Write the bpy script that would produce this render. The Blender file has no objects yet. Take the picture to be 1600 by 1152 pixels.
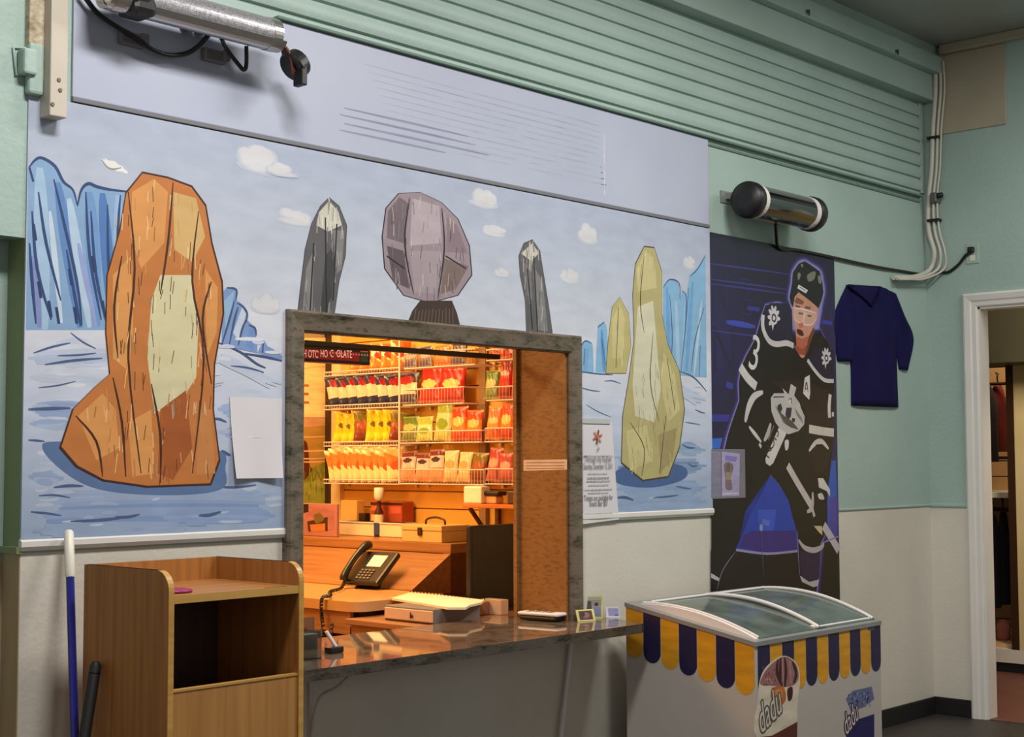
import bpy, bmesh, math, random
from mathutils import Vector, Matrix
random.seed(7)
scn = bpy.context.scene
COL = scn.collection
PI = math.pi

# ------------------------------------------------------------------ camera
F = 2287.5; YAW, PITCH, ROLL = [math.radians(a) for a in (42.438, 3.578, -0.199)]
CX, CY = 800.0, 576.0
_cp, _sp, _cr, _sr = math.cos(PITCH), math.sin(PITCH), math.cos(ROLL), math.sin(ROLL)
def _m(v):
    x, y, z = v
    y, z = _cp*y + _sp*z, -_sp*y + _cp*z
    x, y = _cr*x - _sr*y, _sr*x + _cr*y
    return Vector((x, y, z))
AX = _m((math.sin(YAW), 0, math.cos(YAW)))
AY = _m((-math.cos(YAW), 0, math.sin(YAW)))
AZ = _m((0, -1, 0))
CAM = Vector((0, -4.067, 1.5))
def ray(px, py):
    d = Vector(((px-CX)/F, (py-CY)/F, 1))
    return Vector((AX.dot(d), AY.dot(d), AZ.dot(d)))
def wy(px, py, y=0.0):
    r = ray(px, py); return CAM + r*((y-CAM.y)/r.y)
def wx(px, py, x):
    r = ray(px, py); return CAM + r*((x-CAM.x)/r.x)
def wz(px, py, z):
    r = ray(px, py); return CAM + r*((z-CAM.z)/r.z)
def proj(p):
    d = Vector(p) - CAM
    q = AX*d.x + AY*d.y + AZ*d.z
    return CX + F*q.x/q.z, CY + F*q.y/q.z
def along(C, axis, px):
    lo, hi = 0.0, 3.0
    s = 1 if proj(C + axis*0.01)[0] > proj(C)[0] else -1
    for _ in range(50):
        m = (lo+hi)/2
        if (proj(C + axis*m)[0]-px)*s < 0: lo = m
        else: hi = m
    return lo
def rise(C, py):
    lo, hi = 0.0, 3.0
    for _ in range(50):
        m = (lo+hi)/2
        if proj(C + Vector((0, 0, m)))[1] > py: lo = m
        else: hi = m
    return lo
def corner_box(z, pl, pc, pr, pyc, pyt):
    """extents of a box standing at height z whose near vertical edge is seen at pc"""
    C = wz(pc, pyc, z)
    dy = along(C, Vector((0, 1, 0)), pl); dx = along(C, Vector((1, 0, 0)), pr)
    return C.x, C.x+dx, C.y, C.y+dy, z, z+rise(C, pyt)

cam_d = bpy.data.cameras.new('camera'); cam = bpy.data.objects.new('camera', cam_d); COL.objects.link(cam)
right = ray(CX+F, CY) - ray(CX, CY); up = ray(CX, CY-F) - ray(CX, CY); fwd = ray(CX, CY)
M3 = Matrix((right, up, -fwd)).transposed()
cam.matrix_world = Matrix.Translation(CAM) @ M3.to_4x4()
cam_d.sensor_width = 36; cam_d.lens = 36*F/1600; cam_d.clip_start = 0.05; cam_d.clip_end = 100
scn.camera = cam

# ------------------------------------------------------------------ materials
def lin(c):
    r = []
    for v in c[:3]:
        v /= 255.0
        r.append(v/12.92 if v <= 0.04045 else ((v+0.055)/1.055)**2.4)
    return tuple(r) + (1.0,)
def mat(name, col, rough=0.5, metal=0.0, var=0.06, scale=6.0, bump=0.0, bscale=60.0, spec=0.5, stretch=(1, 1, 1), col2=None, emit=0.0, coat=0.0):
    m = bpy.data.materials.new(name); m.use_nodes = True
    nt = m.node_tree; b = nt.nodes['Principled BSDF']
    b.inputs['Roughness'].default_value = rough; b.inputs['Metallic'].default_value = metal
    b.inputs['Specular IOR Level'].default_value = spec
    if coat: b.inputs['Coat Weight'].default_value = coat
    c = lin(col)
    tc = nt.nodes.new('ShaderNodeTexCoord'); mp = nt.nodes.new('ShaderNodeMapping'); mp.inputs['Scale'].default_value = stretch
    nt.links.new(tc.outputs['Object'], mp.inputs['Vector'])
    nz = nt.nodes.new('ShaderNodeTexNoise'); nz.inputs['Scale'].default_value = scale; nz.inputs['Detail'].default_value = 6
    nt.links.new(mp.outputs['Vector'], nz.inputs['Vector'])
    rp = nt.nodes.new('ShaderNodeValToRGB')
    rp.color_ramp.elements[0].position = 0.3; rp.color_ramp.elements[1].position = 0.7
    d = lin(col2) if col2 else tuple(max(0, x*(1-2*var)) for x in c[:3]) + (1,)
    rp.color_ramp.elements[0].color = d; rp.color_ramp.elements[1].color = c
    nt.links.new(nz.outputs['Fac'], rp.inputs['Fac'])
    nt.links.new(rp.outputs['Color'], b.inputs['Base Color'])
    if emit:
        b.inputs['Emission Color'].default_value = c; b.inputs['Emission Strength'].default_value = emit
    if bump:
        n2 = nt.nodes.new('ShaderNodeTexNoise'); n2.inputs['Scale'].default_value = bscale; n2.inputs['Detail'].default_value = 4
        nt.links.new(mp.outputs['Vector'], n2.inputs['Vector'])
        bp = nt.nodes.new('ShaderNodeBump'); bp.inputs['Strength'].default_value = bump; bp.inputs['Distance'].default_value = 0.01
        nt.links.new(n2.outputs['Fac'], bp.inputs['Height']); nt.links.new(bp.outputs['Normal'], b.inputs['Normal'])
    return m
def stone(name, cols, rough, scale=28):
    m = bpy.data.materials.new(name); m.use_nodes = True
    nt = m.node_tree; b = nt.nodes['Principled BSDF']; b.inputs['Roughness'].default_value = rough
    tc = nt.nodes.new('ShaderNodeTexCoord')
    n1 = nt.nodes.new('ShaderNodeTexNoise'); n1.inputs['Scale'].default_value = scale; n1.inputs['Detail'].default_value = 8; n1.inputs['Roughness'].default_value = 0.75
    n2 = nt.nodes.new('ShaderNodeTexNoise'); n2.inputs['Scale'].default_value = scale*0.22; n2.inputs['Detail'].default_value = 4
    mp = nt.nodes.new('ShaderNodeMapping'); mp.inputs['Rotation'].default_value = (0, 0.6, 0); mp.inputs['Scale'].default_value = (1, 1, 3)
    nt.links.new(tc.outputs['Object'], mp.inputs['Vector'])
    for n in (n1, n2): nt.links.new(mp.outputs['Vector'], n.inputs['Vector'])
    add = nt.nodes.new('ShaderNodeMath'); add.operation = 'ADD'
    nt.links.new(n1.outputs['Fac'], add.inputs[0]); nt.links.new(n2.outputs['Fac'], add.inputs[1])
    hf = nt.nodes.new('ShaderNodeMath'); hf.operation = 'MULTIPLY'; hf.inputs[1].default_value = 0.5
    nt.links.new(add.outputs[0], hf.inputs[0])
    rp = nt.nodes.new('ShaderNodeValToRGB'); cr = rp.color_ramp
    while len(cr.elements) < len(cols): cr.elements.new(0.5)
    for i, c in enumerate(cols):
        cr.elements[i].position = 0.36 + 0.28*i/(len(cols)-1); cr.elements[i].color = lin(c)
    nt.links.new(hf.outputs[0], rp.inputs['Fac']); nt.links.new(rp.outputs['Color'], b.inputs['Base Color'])
    return m
def wood(name, c1, c2, rough=0.4, axis=2, scale=9):
    m = bpy.data.materials.new(name); m.use_nodes = True
    nt = m.node_tree; b = nt.nodes['Principled BSDF']; b.inputs['Roughness'].default_value = rough
    tc = nt.nodes.new('ShaderNodeTexCoord'); mp = nt.nodes.new('ShaderNodeMapping')
    s = [scale*3, scale*3, scale*3]; s[axis] = scale*0.12; mp.inputs['Scale'].default_value = s
    nt.links.new(tc.outputs['Object'], mp.inputs['Vector'])
    nz = nt.nodes.new('ShaderNodeTexNoise'); nz.inputs['Scale'].default_value = 1.6; nz.inputs['Detail'].default_value = 8; nz.inputs['Distortion'].default_value = 0.4
    nt.links.new(mp.outputs['Vector'], nz.inputs['Vector'])
    rp = nt.nodes.new('ShaderNodeValToRGB'); rp.color_ramp.elements[0].position = 0.32; rp.color_ramp.elements[1].position = 0.68
    rp.color_ramp.elements[0].color = lin(c1); rp.color_ramp.elements[1].color = lin(c2)
    nt.links.new(nz.outputs['Fac'], rp.inputs['Fac']); nt.links.new(rp.outputs['Color'], b.inputs['Base Color'])
    return m
def printed(name, rough=0.5, spec=0.4, var=0.10, scale=(5, 5, 22), emit=0.0):
    """printed / painted surface: its colours are a mesh attribute, broken up by a streaky noise"""
    m = bpy.data.materials.new(name); m.use_nodes = True
    nt = m.node_tree; b = nt.nodes['Principled BSDF']; b.inputs['Roughness'].default_value = rough; b.inputs['Specular IOR Level'].default_value = spec
    at = nt.nodes.new('ShaderNodeAttribute'); at.attribute_name = 'Col'
    tc = nt.nodes.new('ShaderNodeTexCoord'); mp = nt.nodes.new('ShaderNodeMapping'); mp.inputs['Scale'].default_value = scale
    nt.links.new(tc.outputs['Object'], mp.inputs['Vector'])
    nz = nt.nodes.new('ShaderNodeTexNoise'); nz.inputs['Scale'].default_value = 1.5; nz.inputs['Detail'].default_value = 7
    nt.links.new(mp.outputs['Vector'], nz.inputs['Vector'])
    mr = nt.nodes.new('ShaderNodeMapRange'); mr.inputs['From Min'].default_value = 0.3; mr.inputs['From Max'].default_value = 0.7
    mr.inputs['To Min'].default_value = 1-2*var; mr.inputs['To Max'].default_value = 1+var
    nt.links.new(nz.outputs['Fac'], mr.inputs['Value'])
    mx = nt.nodes.new('ShaderNodeVectorMath'); mx.operation = 'SCALE'
    nt.links.new(at.outputs['Color'], mx.inputs[0]); nt.links.new(mr.outputs['Result'], mx.inputs['Scale'])
    nt.links.new(mx.outputs[0], b.inputs['Base Color'])
    if emit:
        nt.links.new(mx.outputs[0], b.inputs['Emission Color']); b.inputs['Emission Strength'].default_value = emit
    return m
def frosted(name, tint, frost, amount, rough=.12, refl=.04):
    m = glassy(name, tint, rough, refl); nt = m.node_tree; out = nt.nodes['Material Output']
    old = out.inputs[0].links[0].from_socket
    d = nt.nodes.new('ShaderNodeBsdfDiffuse'); d.inputs['Color'].default_value = lin(frost)
    nz = nt.nodes.new('ShaderNodeTexNoise'); nz.inputs['Scale'].default_value = 7; nz.inputs['Detail'].default_value = 5
    tc = nt.nodes.new('ShaderNodeTexCoord'); nt.links.new(tc.outputs['Object'], nz.inputs['Vector'])
    mr = nt.nodes.new('ShaderNodeMapRange'); mr.inputs['From Min'].default_value = .35; mr.inputs['From Max'].default_value = .65; mr.inputs['To Min'].default_value = amount*.6; mr.inputs['To Max'].default_value = amount*1.3
    nt.links.new(nz.outputs['Fac'], mr.inputs['Value'])
    mx = nt.nodes.new('ShaderNodeMixShader'); nt.links.new(mr.outputs[0], mx.inputs[0]); nt.links.new(old, mx.inputs[1]); nt.links.new(d.outputs[0], mx.inputs[2]); nt.links.new(mx.outputs[0], out.inputs[0])
    return m
def glassy(name, tint=(200, 215, 210), rough=0.05, refl=0.25):
    m = bpy.data.materials.new(name); m.use_nodes = True
    nt = m.node_tree; nt.nodes.remove(nt.nodes['Principled BSDF']); out = nt.nodes['Material Output']
    tr = nt.nodes.new('ShaderNodeBsdfTransparent'); tr.inputs['Color'].default_value = lin(tint)
    gl = nt.nodes.new('ShaderNodeBsdfGlossy'); gl.inputs['Roughness'].default_value = rough
    fr = nt.nodes.new('ShaderNodeFresnel'); fr.inputs['IOR'].default_value = 1.5
    ad = nt.nodes.new('ShaderNodeMath'); ad.operation = 'ADD'; ad.inputs[1].default_value = refl; ad.use_clamp = True
    nt.links.new(fr.outputs[0], ad.inputs[0])
    mx = nt.nodes.new('ShaderNodeMixShader'); nt.links.new(ad.outputs[0], mx.inputs[0])
    nt.links.new(tr.outputs[0], mx.inputs[1]); nt.links.new(gl.outputs[0], mx.inputs[2]); nt.links.new(mx.outputs[0], out.inputs[0])
    return m

MINT = mat('mint_paint', (165, 186, 178), 0.5, var=0.05, scale=2.2, bump=0.2, bscale=45, col2=(155, 177, 168))
WHITE = mat('cream_paint', (214, 209, 197), 0.5, var=0.05, scale=2.0, bump=0.15, bscale=50, col2=(203, 197, 184))
OLIVE = mat('olive_paint', (132, 146, 104), 0.55, scale=4)
TAN = mat('tan_paint', (176, 160, 128), 0.55, scale=3, var=0.1, stretch=(6, 6, 1))
BLACK = mat('black_rubber', (17, 17, 18), 0.6)
CEIL = mat('ceiling_paint', (168, 168, 162), 0.32, scale=0.9, var=0.2, bump=0.1, bscale=6)
FLOORM = mat('dark_floor', (52, 46, 44), 0.55, scale=5, var=0.2)
TRIMW = mat('white_gloss_paint', (222, 218, 212), 0.4, var=0.03, bump=0.05)
GRANITE = stone('grey_green_granite', [(44, 39, 32), (84, 76, 62), (104, 96, 82), (118, 102, 88), (74, 73, 60)], 0.22, 34)
GRANITE_TOP = stone('polished_granite', [(54, 42, 35), (90, 75, 62), (112, 96, 82), (78, 66, 56)], 0.04, 40)
CHIP = stone('brown_particle_board', [(92, 62, 28), (124, 84, 42), (142, 100, 52), (108, 74, 36)], 0.55, 130)
BEECH = wood('beech_laminate', (150, 96, 46), (178, 118, 60), 0.35)
BEECH_H = wood('beech_laminate_edge', (176, 132, 66), (198, 152, 80), 0.4, axis=0)
BEECH_TOP = wood('beech_laminate_flat', (158, 104, 50), (182, 124, 64), 0.35, axis=0)
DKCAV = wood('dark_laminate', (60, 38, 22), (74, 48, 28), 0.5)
BLUEP = mat('blue_plastic', (38, 38, 132), 0.25, var=0.05)
IVORY = mat('ivory_plastic', (226, 220, 205), 0.4, var=0.03)
DULLBLK = mat('matte_black', (22, 21, 22), 0.45, var=0.1)
CHROME = mat('brushed_aluminium', (205, 203, 200), 0.28, metal=0.9, var=0.04, scale=20, stretch=(1, 20, 20))
REFLECT = mat('bronze_reflector', (96, 84, 66), 0.3, metal=0.8, var=0.2, scale=6)
GRID = mat('perforated_steel', (196, 194, 198), 0.35, metal=0.6, var=0.3, scale=160)
LAMPW = mat('quartz_lamp', (238, 238, 244), 0.2, var=0.02)
NAVY = mat('navy_jersey_cloth', (24, 21, 72), 0.85, var=0.12, scale=8, bump=0.3, bscale=160, spec=0.15)
NAVYD = mat('dark_navy_collar', (18, 15, 56), 0.85, spec=0.1)
PAPERW = mat('white_paper', (214, 210, 214), 0.7, var=0.03, scale=3)
CREAMP = mat('cream_panel', (176, 164, 142), 0.6, var=0.06, scale=3)
CABLEW = mat('white_cable', (205, 200, 188), 0.45, var=0.06)
FRZW = mat('freezer_enamel', (184, 176, 169), 0.35, var=0.03, scale=2)
FRZG = mat('freezer_grey_rim', (134, 134, 132), 0.35, var=0.06)
FRZIN = mat('freezer_lining', (176, 184, 178), 0.5)
WHITEPL = mat('white_plastic', (222, 216, 212), 0.35, var=0.03)
GLASS = frosted('lid_glass', (206, 216, 210), (140, 152, 144), .26)
ACRYL = glassy('clear_acrylic', (225, 222, 215), 0.1, 0.15)
YELLOW = mat('yellow_slat_board', (240, 186, 84), 0.5, var=0.05, scale=3)
YELLOWB = mat('warm_booth_paint', (226, 172, 96), 0.6, var=0.06, scale=2)
BROWNW = wood('booth_brown_wood', (146, 98, 60), (172, 122, 78), 0.35, axis=1)
BROWND = wood('booth_dark_wood', (92, 54, 30), (112, 66, 38), 0.45, axis=1)
WIRE = mat('white_wire', (226, 208, 206), 0.4, var=0.02)
STEELBX = mat('tan_steel', (222, 184, 120), 0.4, var=0.04)
DARKBR = mat('dark_brown_handle', (58, 34, 20), 0.4)
SCREEN = mat('dark_screen', (16, 13, 14), 0.25, var=0.05)
PHONEB = mat('phone_black', (34, 32, 34), 0.32, var=0.05)
KEYG = mat('phone_key_grey', (120, 108, 100), 0.5)
LABELW = mat('phone_label', (238, 232, 222), 0.5)
DRAWERM = mat('drawer_beige', (206, 176, 150), 0.5, var=0.05)
DRAWERG = mat('drawer_grey', (120, 110, 104), 0.5)
PRINT = printed('printed_surface', 0.45)
MURALM = printed('mural_print', 0.42, 0.35, 0.045, (5, 5, 12))
GRANITE_EDGE = stone('dark_granite_edge', [(34, 31, 27), (66, 62, 54), (84, 78, 70), (50, 47, 40)], 0.15, 40)
POSTERM = printed('poster_print', 0.35, 0.45, 0.05, (8, 8, 8))
FOIL = printed('foil_packaging', 0.28, 0.6, 0.10, (30, 30, 30))
CLOTHD = mat('black_jacket_cloth', (30, 26, 32), 0.9, var=0.15, bump=0.3, bscale=40)
CLOTHR = mat('dark_red_jacket_cloth', (120, 34, 30), 0.9, var=0.15, bump=0.3, bscale=40)
CLOTHP = mat('plum_cloth', (46, 34, 50), 0.9, var=0.15, bump=0.3, bscale=40)
PALEY = mat('pale_yellow_paint', (222, 204, 156), 0.5, var=0.04)
OLIVEDK = mat('dark_olive_paint', (72, 70, 54), 0.6)
REDFLR = mat('red_brown_floor', (112, 66, 56), 0.5, var=0.15)
SHOPW = mat('shop_slat_panel', (214, 176, 130), 0.5)

# ------------------------------------------------------------------ mesh helpers
class MB:
    def __init__(s): s.v = []; s.f = []; s.mi = []; s.sm = []
    def add(s, verts, faces, mi=0, smooth=False):
        o = len(s.v); s.v += [tuple(v) for v in verts]
        for f in faces: s.f.append([i+o for i in f]); s.mi.append(mi); s.sm.append(smooth)
    def from_bm(s, bm, mi=0, smooth=False):
        bm.verts.index_update(); s.add([v.co[:] for v in bm.verts], [[v.index for v in f.verts] for f in bm.faces], mi, smooth); bm.free()
    def box(s, x0, x1, y0, y1, z0, z1, bev=0.0, mi=0, M=None):
        if x1 < x0: x0, x1 = x1, x0
        if y1 < y0: y0, y1 = y1, y0
        if z1 < z0: z0, z1 = z1, z0
        bm = bmesh.new(); bmesh.ops.create_cube(bm, size=1)
        for v in bm.verts: v.co = Vector((x0+(v.co.x+.5)*(x1-x0), y0+(v.co.y+.5)*(y1-y0), z0+(v.co.z+.5)*(z1-z0)))
        if bev: bmesh.ops.bevel(bm, geom=bm.edges[:], offset=min(bev, .45*min(x1-x0, y1-y0, z1-z0)), segments=2, affect='EDGES', profile=0.5)
        if M is not None: bmesh.ops.transform(bm, matrix=M, verts=bm.verts[:])
        s.from_bm(bm, mi)
        return s
    def prism(s, prof, axis, a, b, mi=0, smooth=False):
        """profile of 2D points extruded along axis: X -> (y,z), Y -> (x,z), Z -> (x,y)"""
        def P(p, t): return {'X': (t, p[0], p[1]), 'Y': (p[0], t, p[1]), 'Z': (p[0], p[1], t)}[axis]
        n = len(prof); v = [P(p, a) for p in prof] + [P(p, b) for p in prof]
        s.add(v, [[i, (i+1) % n, n+(i+1) % n, n+i] for i in range(n)], mi, smooth)
        s.add([P(p, a) for p in prof], [list(range(n))], mi); s.add([P(p, b) for p in prof], [list(range(n))[::-1]], mi)
        return s
    def tube(s, pts, r, n=8, mi=0, caps=True):
        pts = [Vector(p) for p in pts]; rs = r if isinstance(r, (list, tuple)) else [r]*len(pts)
        rings = []; prev = None
        for i, p in enumerate(pts):
            d = (pts[min(i+1, len(pts)-1)] - pts[max(i-1, 0)]).normalized()
            if prev is None:
                h = Vector((0, 0, 1)) if abs(d.z) < .9 else Vector((1, 0, 0)); u = d.cross(h).normalized()
            else:
                u = prev - d*prev.dot(d); u = u.normalized()
            prev = u; w = d.cross(u)
            rings.append([p + (u*math.cos(2*PI*k/n) + w*math.sin(2*PI*k/n))*rs[i] for k in range(n)])
        v = [q for R in rings for q in R]; f = []
        for i in range(len(pts)-1):
            for k in range(n): f.append([i*n+k, i*n+(k+1) % n, (i+1)*n+(k+1) % n, (i+1)*n+k])
        s.add(v, f, mi, True)
        if caps:
            s.add(rings[0], [list(range(n))[::-1]], mi); s.add(rings[-1], [list(range(n))], mi)
        return s
    def lathe(s, c, prof, n=24, mi=0, axis='Z'):
        v = []
        for r, h in prof:
            for k in range(n):
                a = 2*PI*k/n
                if axis == 'Z': v.append((c[0]+r*math.cos(a), c[1]+r*math.sin(a), c[2]+h))
                elif axis == 'X': v.append((c[0]+h, c[1]+r*math.cos(a), c[2]+r*math.sin(a)))
                else: v.append((c[0]+r*math.cos(a), c[1]+h, c[2]+r*math.sin(a)))
        f = []
        for i in range(len(prof)-1):
            for k in range(n): f.append([i*n+k, i*n+(k+1) % n, (i+1)*n+(k+1) % n, (i+1)*n+k])
        s.add(v, f, mi, True); m = len(prof)
        s.add(v[:n], [list(range(n))[::-1]], mi); s.add(v[-n:], [list(range(n))], mi)
        return s
    def build(s, name, mats, parent=None, loc=None):
        me = bpy.data.meshes.new(name); me.from_pydata(s.v, [], s.f)
        for m in (mats if isinstance(mats, (list, tuple)) else [mats]): me.materials.append(m)
        me.polygons.foreach_set('material_index', s.mi); me.polygons.foreach_set('use_smooth', s.sm)
        bm = bmesh.new(); bm.from_mesh(me); bmesh.ops.recalc_face_normals(bm, faces=bm.faces[:]); bm.to_mesh(me); bm.free()
        me.update()
        o = bpy.data.objects.new(name, me); COL.objects.link(o)
        if parent is not None: o.parent = parent; o.matrix_parent_inverse = parent.matrix_basis.inverted()
        if loc is not None: o.location = loc
        return o
def tag(o, label=None, cat=None, group=None, kind=None):
    if label: o['label'] = label
    if cat: o['category'] = cat
    if group: o['group'] = group
    if kind: o['kind'] = kind
    return o
def thing(name, label, cat, group=None, loc=(0, 0, 0), rotz=0):
    o = bpy.data.objects.new(name, None); COL.objects.link(o); o.empty_display_size = 0.05
    o.location = loc; o.rotation_euler = (0, 0, rotz)
    return tag(o, label, cat, group)
def struct(mb, name, m): return tag(mb.build(name, m), kind='structure')

def smooth_closed(pts, k=5):
    n = len(pts); out = []
    for i in range(n):
        p0, p1, p2, p3 = pts[i-1], pts[i], pts[(i+1) % n], pts[(i+2) % n]
        for j in range(k):
            t = j/k
            out.append(tuple(0.5*((2*p1[a]) + (-p0[a]+p2[a])*t + (2*p0[a]-5*p1[a]+4*p2[a]-p3[a])*t*t + (-p0[a]+3*p1[a]-3*p2[a]+p3[a])*t**3) for a in range(len(p1))))
    return out
def smooth_open(pts, k=5):
    pts = [tuple(p) for p in pts]; n = len(pts); out = []
    for i in range(n-1):
        p0, p1, p2, p3 = pts[max(i-1, 0)], pts[i], pts[i+1], pts[min(i+2, n-1)]
        for j in range(k):
            t = j/k
            out.append(tuple(0.5*((2*p1[a]) + (-p0[a]+p2[a])*t + (2*p0[a]-5*p1[a]+4*p2[a]-p3[a])*t*t + (-p0[a]+3*p1[a]-3*p2[a]+p3[a])*t**3) for a in range(len(p1))))
    out.append(pts[-1]); return out

_glyphs = {}
def text_mesh(s):
    if s in _glyphs: return _glyphs[s]
    cu = bpy.data.curves.new('lettering', 'FONT'); cu.body = s; cu.size = 1; cu.resolution_u = 3
    ob = bpy.data.objects.new('lettering', cu); COL.objects.link(ob)
    dg = bpy.context.evaluated_depsgraph_get(); me = bpy.data.meshes.new_from_object(ob.evaluated_get(dg))
    r = ([tuple(v.co[:2]) for v in me.vertices], [list(p.vertices) for p in me.polygons])
    bpy.data.objects.remove(ob); bpy.data.curves.remove(cu); bpy.data.meshes.remove(me)
    _glyphs[s] = r; return r

class Paint:
    """flat artwork on a plane: coloured patches laid one over the other like coats of ink"""
    def __init__(s, O, U, V, step=4e-5):
        s.O, s.U, s.V = Vector(O), Vector(U).normalized(), Vector(V).normalized()
        s.N = s.U.cross(s.V).normalized(); s.step = step; s.k = 1
        s.v = []; s.f = []; s.c = []; s.boxes = []
    def coat(s, pts):
        """a patch lies just over the patches it covers"""
        x0 = min(p[0] for p in pts); x1 = max(p[0] for p in pts); y0 = min(p[1] for p in pts); y1 = max(p[1] for p in pts)
        k = 0
        for a0, a1, b0, b1, q in s.boxes:
            if q > k and x0 < a1 and x1 > a0 and y0 < b1 and y1 > b0: k = q
        s.k = k+1; s.boxes.append((x0, x1, y0, y1, s.k))
    def pt(s, p, k): return s.O + s.U*p[0] + s.V*p[1] + s.N*(k*s.step)
    def loc(s, px, py):
        r = ray(px, py); t = s.N.dot(s.O-CAM)/s.N.dot(r); q = CAM + r*t - s.O
        return (q.dot(s.U), q.dot(s.V))
    def poly(s, pts, col):
        s.coat(pts); o = len(s.v); s.v += [s.pt(p, s.k) for p in pts]; s.f.append(list(range(o, o+len(pts))))
        s.c.append(col if isinstance(col, list) else [lin(col)]*len(pts))
    def px(s, pts, col, smooth=False):
        q = [s.loc(*p) for p in pts]
        s.poly(smooth_closed(q) if smooth else q, col)
    def stroke(s, pts, w, col, px=True, taper=True):
        q = [s.loc(*p) for p in pts] if px else pts
        q = smooth_open(q, 4) if len(q) > 2 else q
        L = []; R = []; n = len(q)
        for i, p in enumerate(q):
            a = q[max(i-1, 0)]; b = q[min(i+1, n-1)]; dx, dy = b[0]-a[0], b[1]-a[1]; l = math.hypot(dx, dy) or 1
            ww = w*(0.35+0.65*math.sin(PI*(i+.3)/(n-.4))) if taper else w
            L.append((p[0]-dy/l*ww/2, p[1]+dx/l*ww/2)); R.append((p[0]+dy/l*ww/2, p[1]-dx/l*ww/2))
        s.coat(L+R); o = len(s.v)
        for a, b in zip(L, R): s.v += [s.pt(a, s.k), s.pt(b, s.k)]
        for i in range(n-1): s.f.append([o+2*i, o+2*i+1, o+2*i+3, o+2*i+2]); s.c.append([lin(col)]*4)
    def ell(s, c, rx, ry, col, rot=0, n=20, px=False, jag=0.0):
        if px: c = s.loc(*c)
        pts = []
        for i in range(n):
            a = 2*PI*i/n; j = 1+random.uniform(-jag, jag); x, y = rx*math.cos(a)*j, ry*math.sin(a)*j
            pts.append((c[0]+x*math.cos(rot)-y*math.sin(rot), c[1]+x*math.sin(rot)+y*math.cos(rot)))
        s.poly(pts, col)
    def grid(s, x0, x1, y0, y1, nx, ny, fn):
        s.coat([(x0+1e-4, y0+1e-4), (x1-1e-4, y1-1e-4)]); o = len(s.v)
        for j in range(ny+1):
            for i in range(nx+1): s.v.append(s.pt((x0+(x1-x0)*i/nx, y0+(y1-y0)*j/ny), s.k))
        cc = [[lin(fn(i/nx, j/ny)) for i in range(nx+1)] for j in range(ny+1)]
        for j in range(ny):
            for i in range(nx):
                a = o+j*(nx+1)+i; s.f.append([a, a+1, a+nx+2, a+nx+1]); s.c.append([cc[j][i], cc[j][i+1], cc[j+1][i+1], cc[j+1][i]])
    def text(s, t, p, size, col, rot=0.0, shear=0.0, sx=1.0, center=False, width=None):
        v, f = text_mesh(t)
        xs = [a[0] for a in v]; x0, x1 = min(xs), max(xs)
        if width: sx = width/((x1-x0)*size)
        if center: off = -(x0+x1)/2
        else: off = -x0
        o = len(s.v); c, d = math.cos(rot), math.sin(rot); q_ = []
        for a in v:
            x = (a[0]+off)*size*sx + shear*a[1]*size; y = a[1]*size
            q_.append((p[0]+x*c-y*d, p[1]+x*d+y*c))
        s.coat(q_); s.v += [s.pt(a, s.k) for a in q_]
        for q in f: s.f.append([i+o for i in q]); s.c.append([lin(col)]*len(q))
    def build(s, name, m, parent=None):
        me = bpy.data.meshes.new(name); me.from_pydata([tuple(v) for v in s.v], [], s.f); me.materials.append(m)
        at = me.color_attributes.new('Col', 'FLOAT_COLOR', 'CORNER'); i = 0
        for p, cs in zip(me.polygons, s.c):
            for k, li in enumerate(p.loop_indices): at.data[li].color = cs[k]
        me.update(); o = bpy.data.objects.new(name, me); COL.objects.link(o)
        if parent is not None: o.parent = parent; o.matrix_parent_inverse = parent.matrix_basis.inverted()
        return o
def dup(o, parent=None):
    c = o.copy(); COL.objects.link(c)
    if parent is not None: c.parent = parent
    for ch in list(o.children): dup(ch, c)
    return c
def mix(a, b, t): return tuple(a[i]+(b[i]-a[i])*t for i in range(3))
# ================================================================== the room
XR = 8.136          # right wall
XL = 2.262          # left end of the front wall
WX0, WX1, WZ0, WZ1 = 3.338, 4.80, 0.815, 1.958     # service window opening
TH = 0.27           # thickness of the front wall
ZC = 3.97; RAIL = 1.225
w = MB()
for (x0, x1, z0, z1) in ((XL, WX0, 0, RAIL), (WX1, XR+.3, 0, RAIL), (WX0, WX1, 0, WZ0-.04)): w.box(x0, x1, 0, TH, z0, z1, mi=1)
for (x0, x1, z0, z1) in ((XL, WX0, RAIL, ZC), (WX1, XR+.3, RAIL, ZC), (WX0, WX1, 2.3, ZC)): w.box(x0, x1, 0, TH, z0, z1)
w.box(WX0, WX1, 0, .018, WZ1, 2.3)
struct(w, 'wall_front', [MINT, WHITE])
# left: the wall steps back under a block lintel
zl = wy(20, 370).z; dl = wx(11, 600, XL).y
w = MB(); w.box(0.4, XL, -.004, dl, zl, ZC)
# mortar joints of the painted blocks
struct(w, 'wall_left_lintel', MINT)
w = MB(); w.box(0.4, XL+.01, dl, dl+.12, 1.2, zl+.1); w.box(0.4, XL+.01, dl, dl+.12, 0, 1.2, mi=1); struct(w, 'wall_left_recess', [MINT, TAN])
w = MB(); w.box(XL-.004, XL, 0.0, dl, 1.24, zl); w.box(XL-.004, XL, 0.0, dl, 0, 1.24, mi=1); w.box(XL-.018, XL, -.008, dl, 1.225, 1.245)
struct(w, 'trim_1', [OLIVE, TAN])
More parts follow.
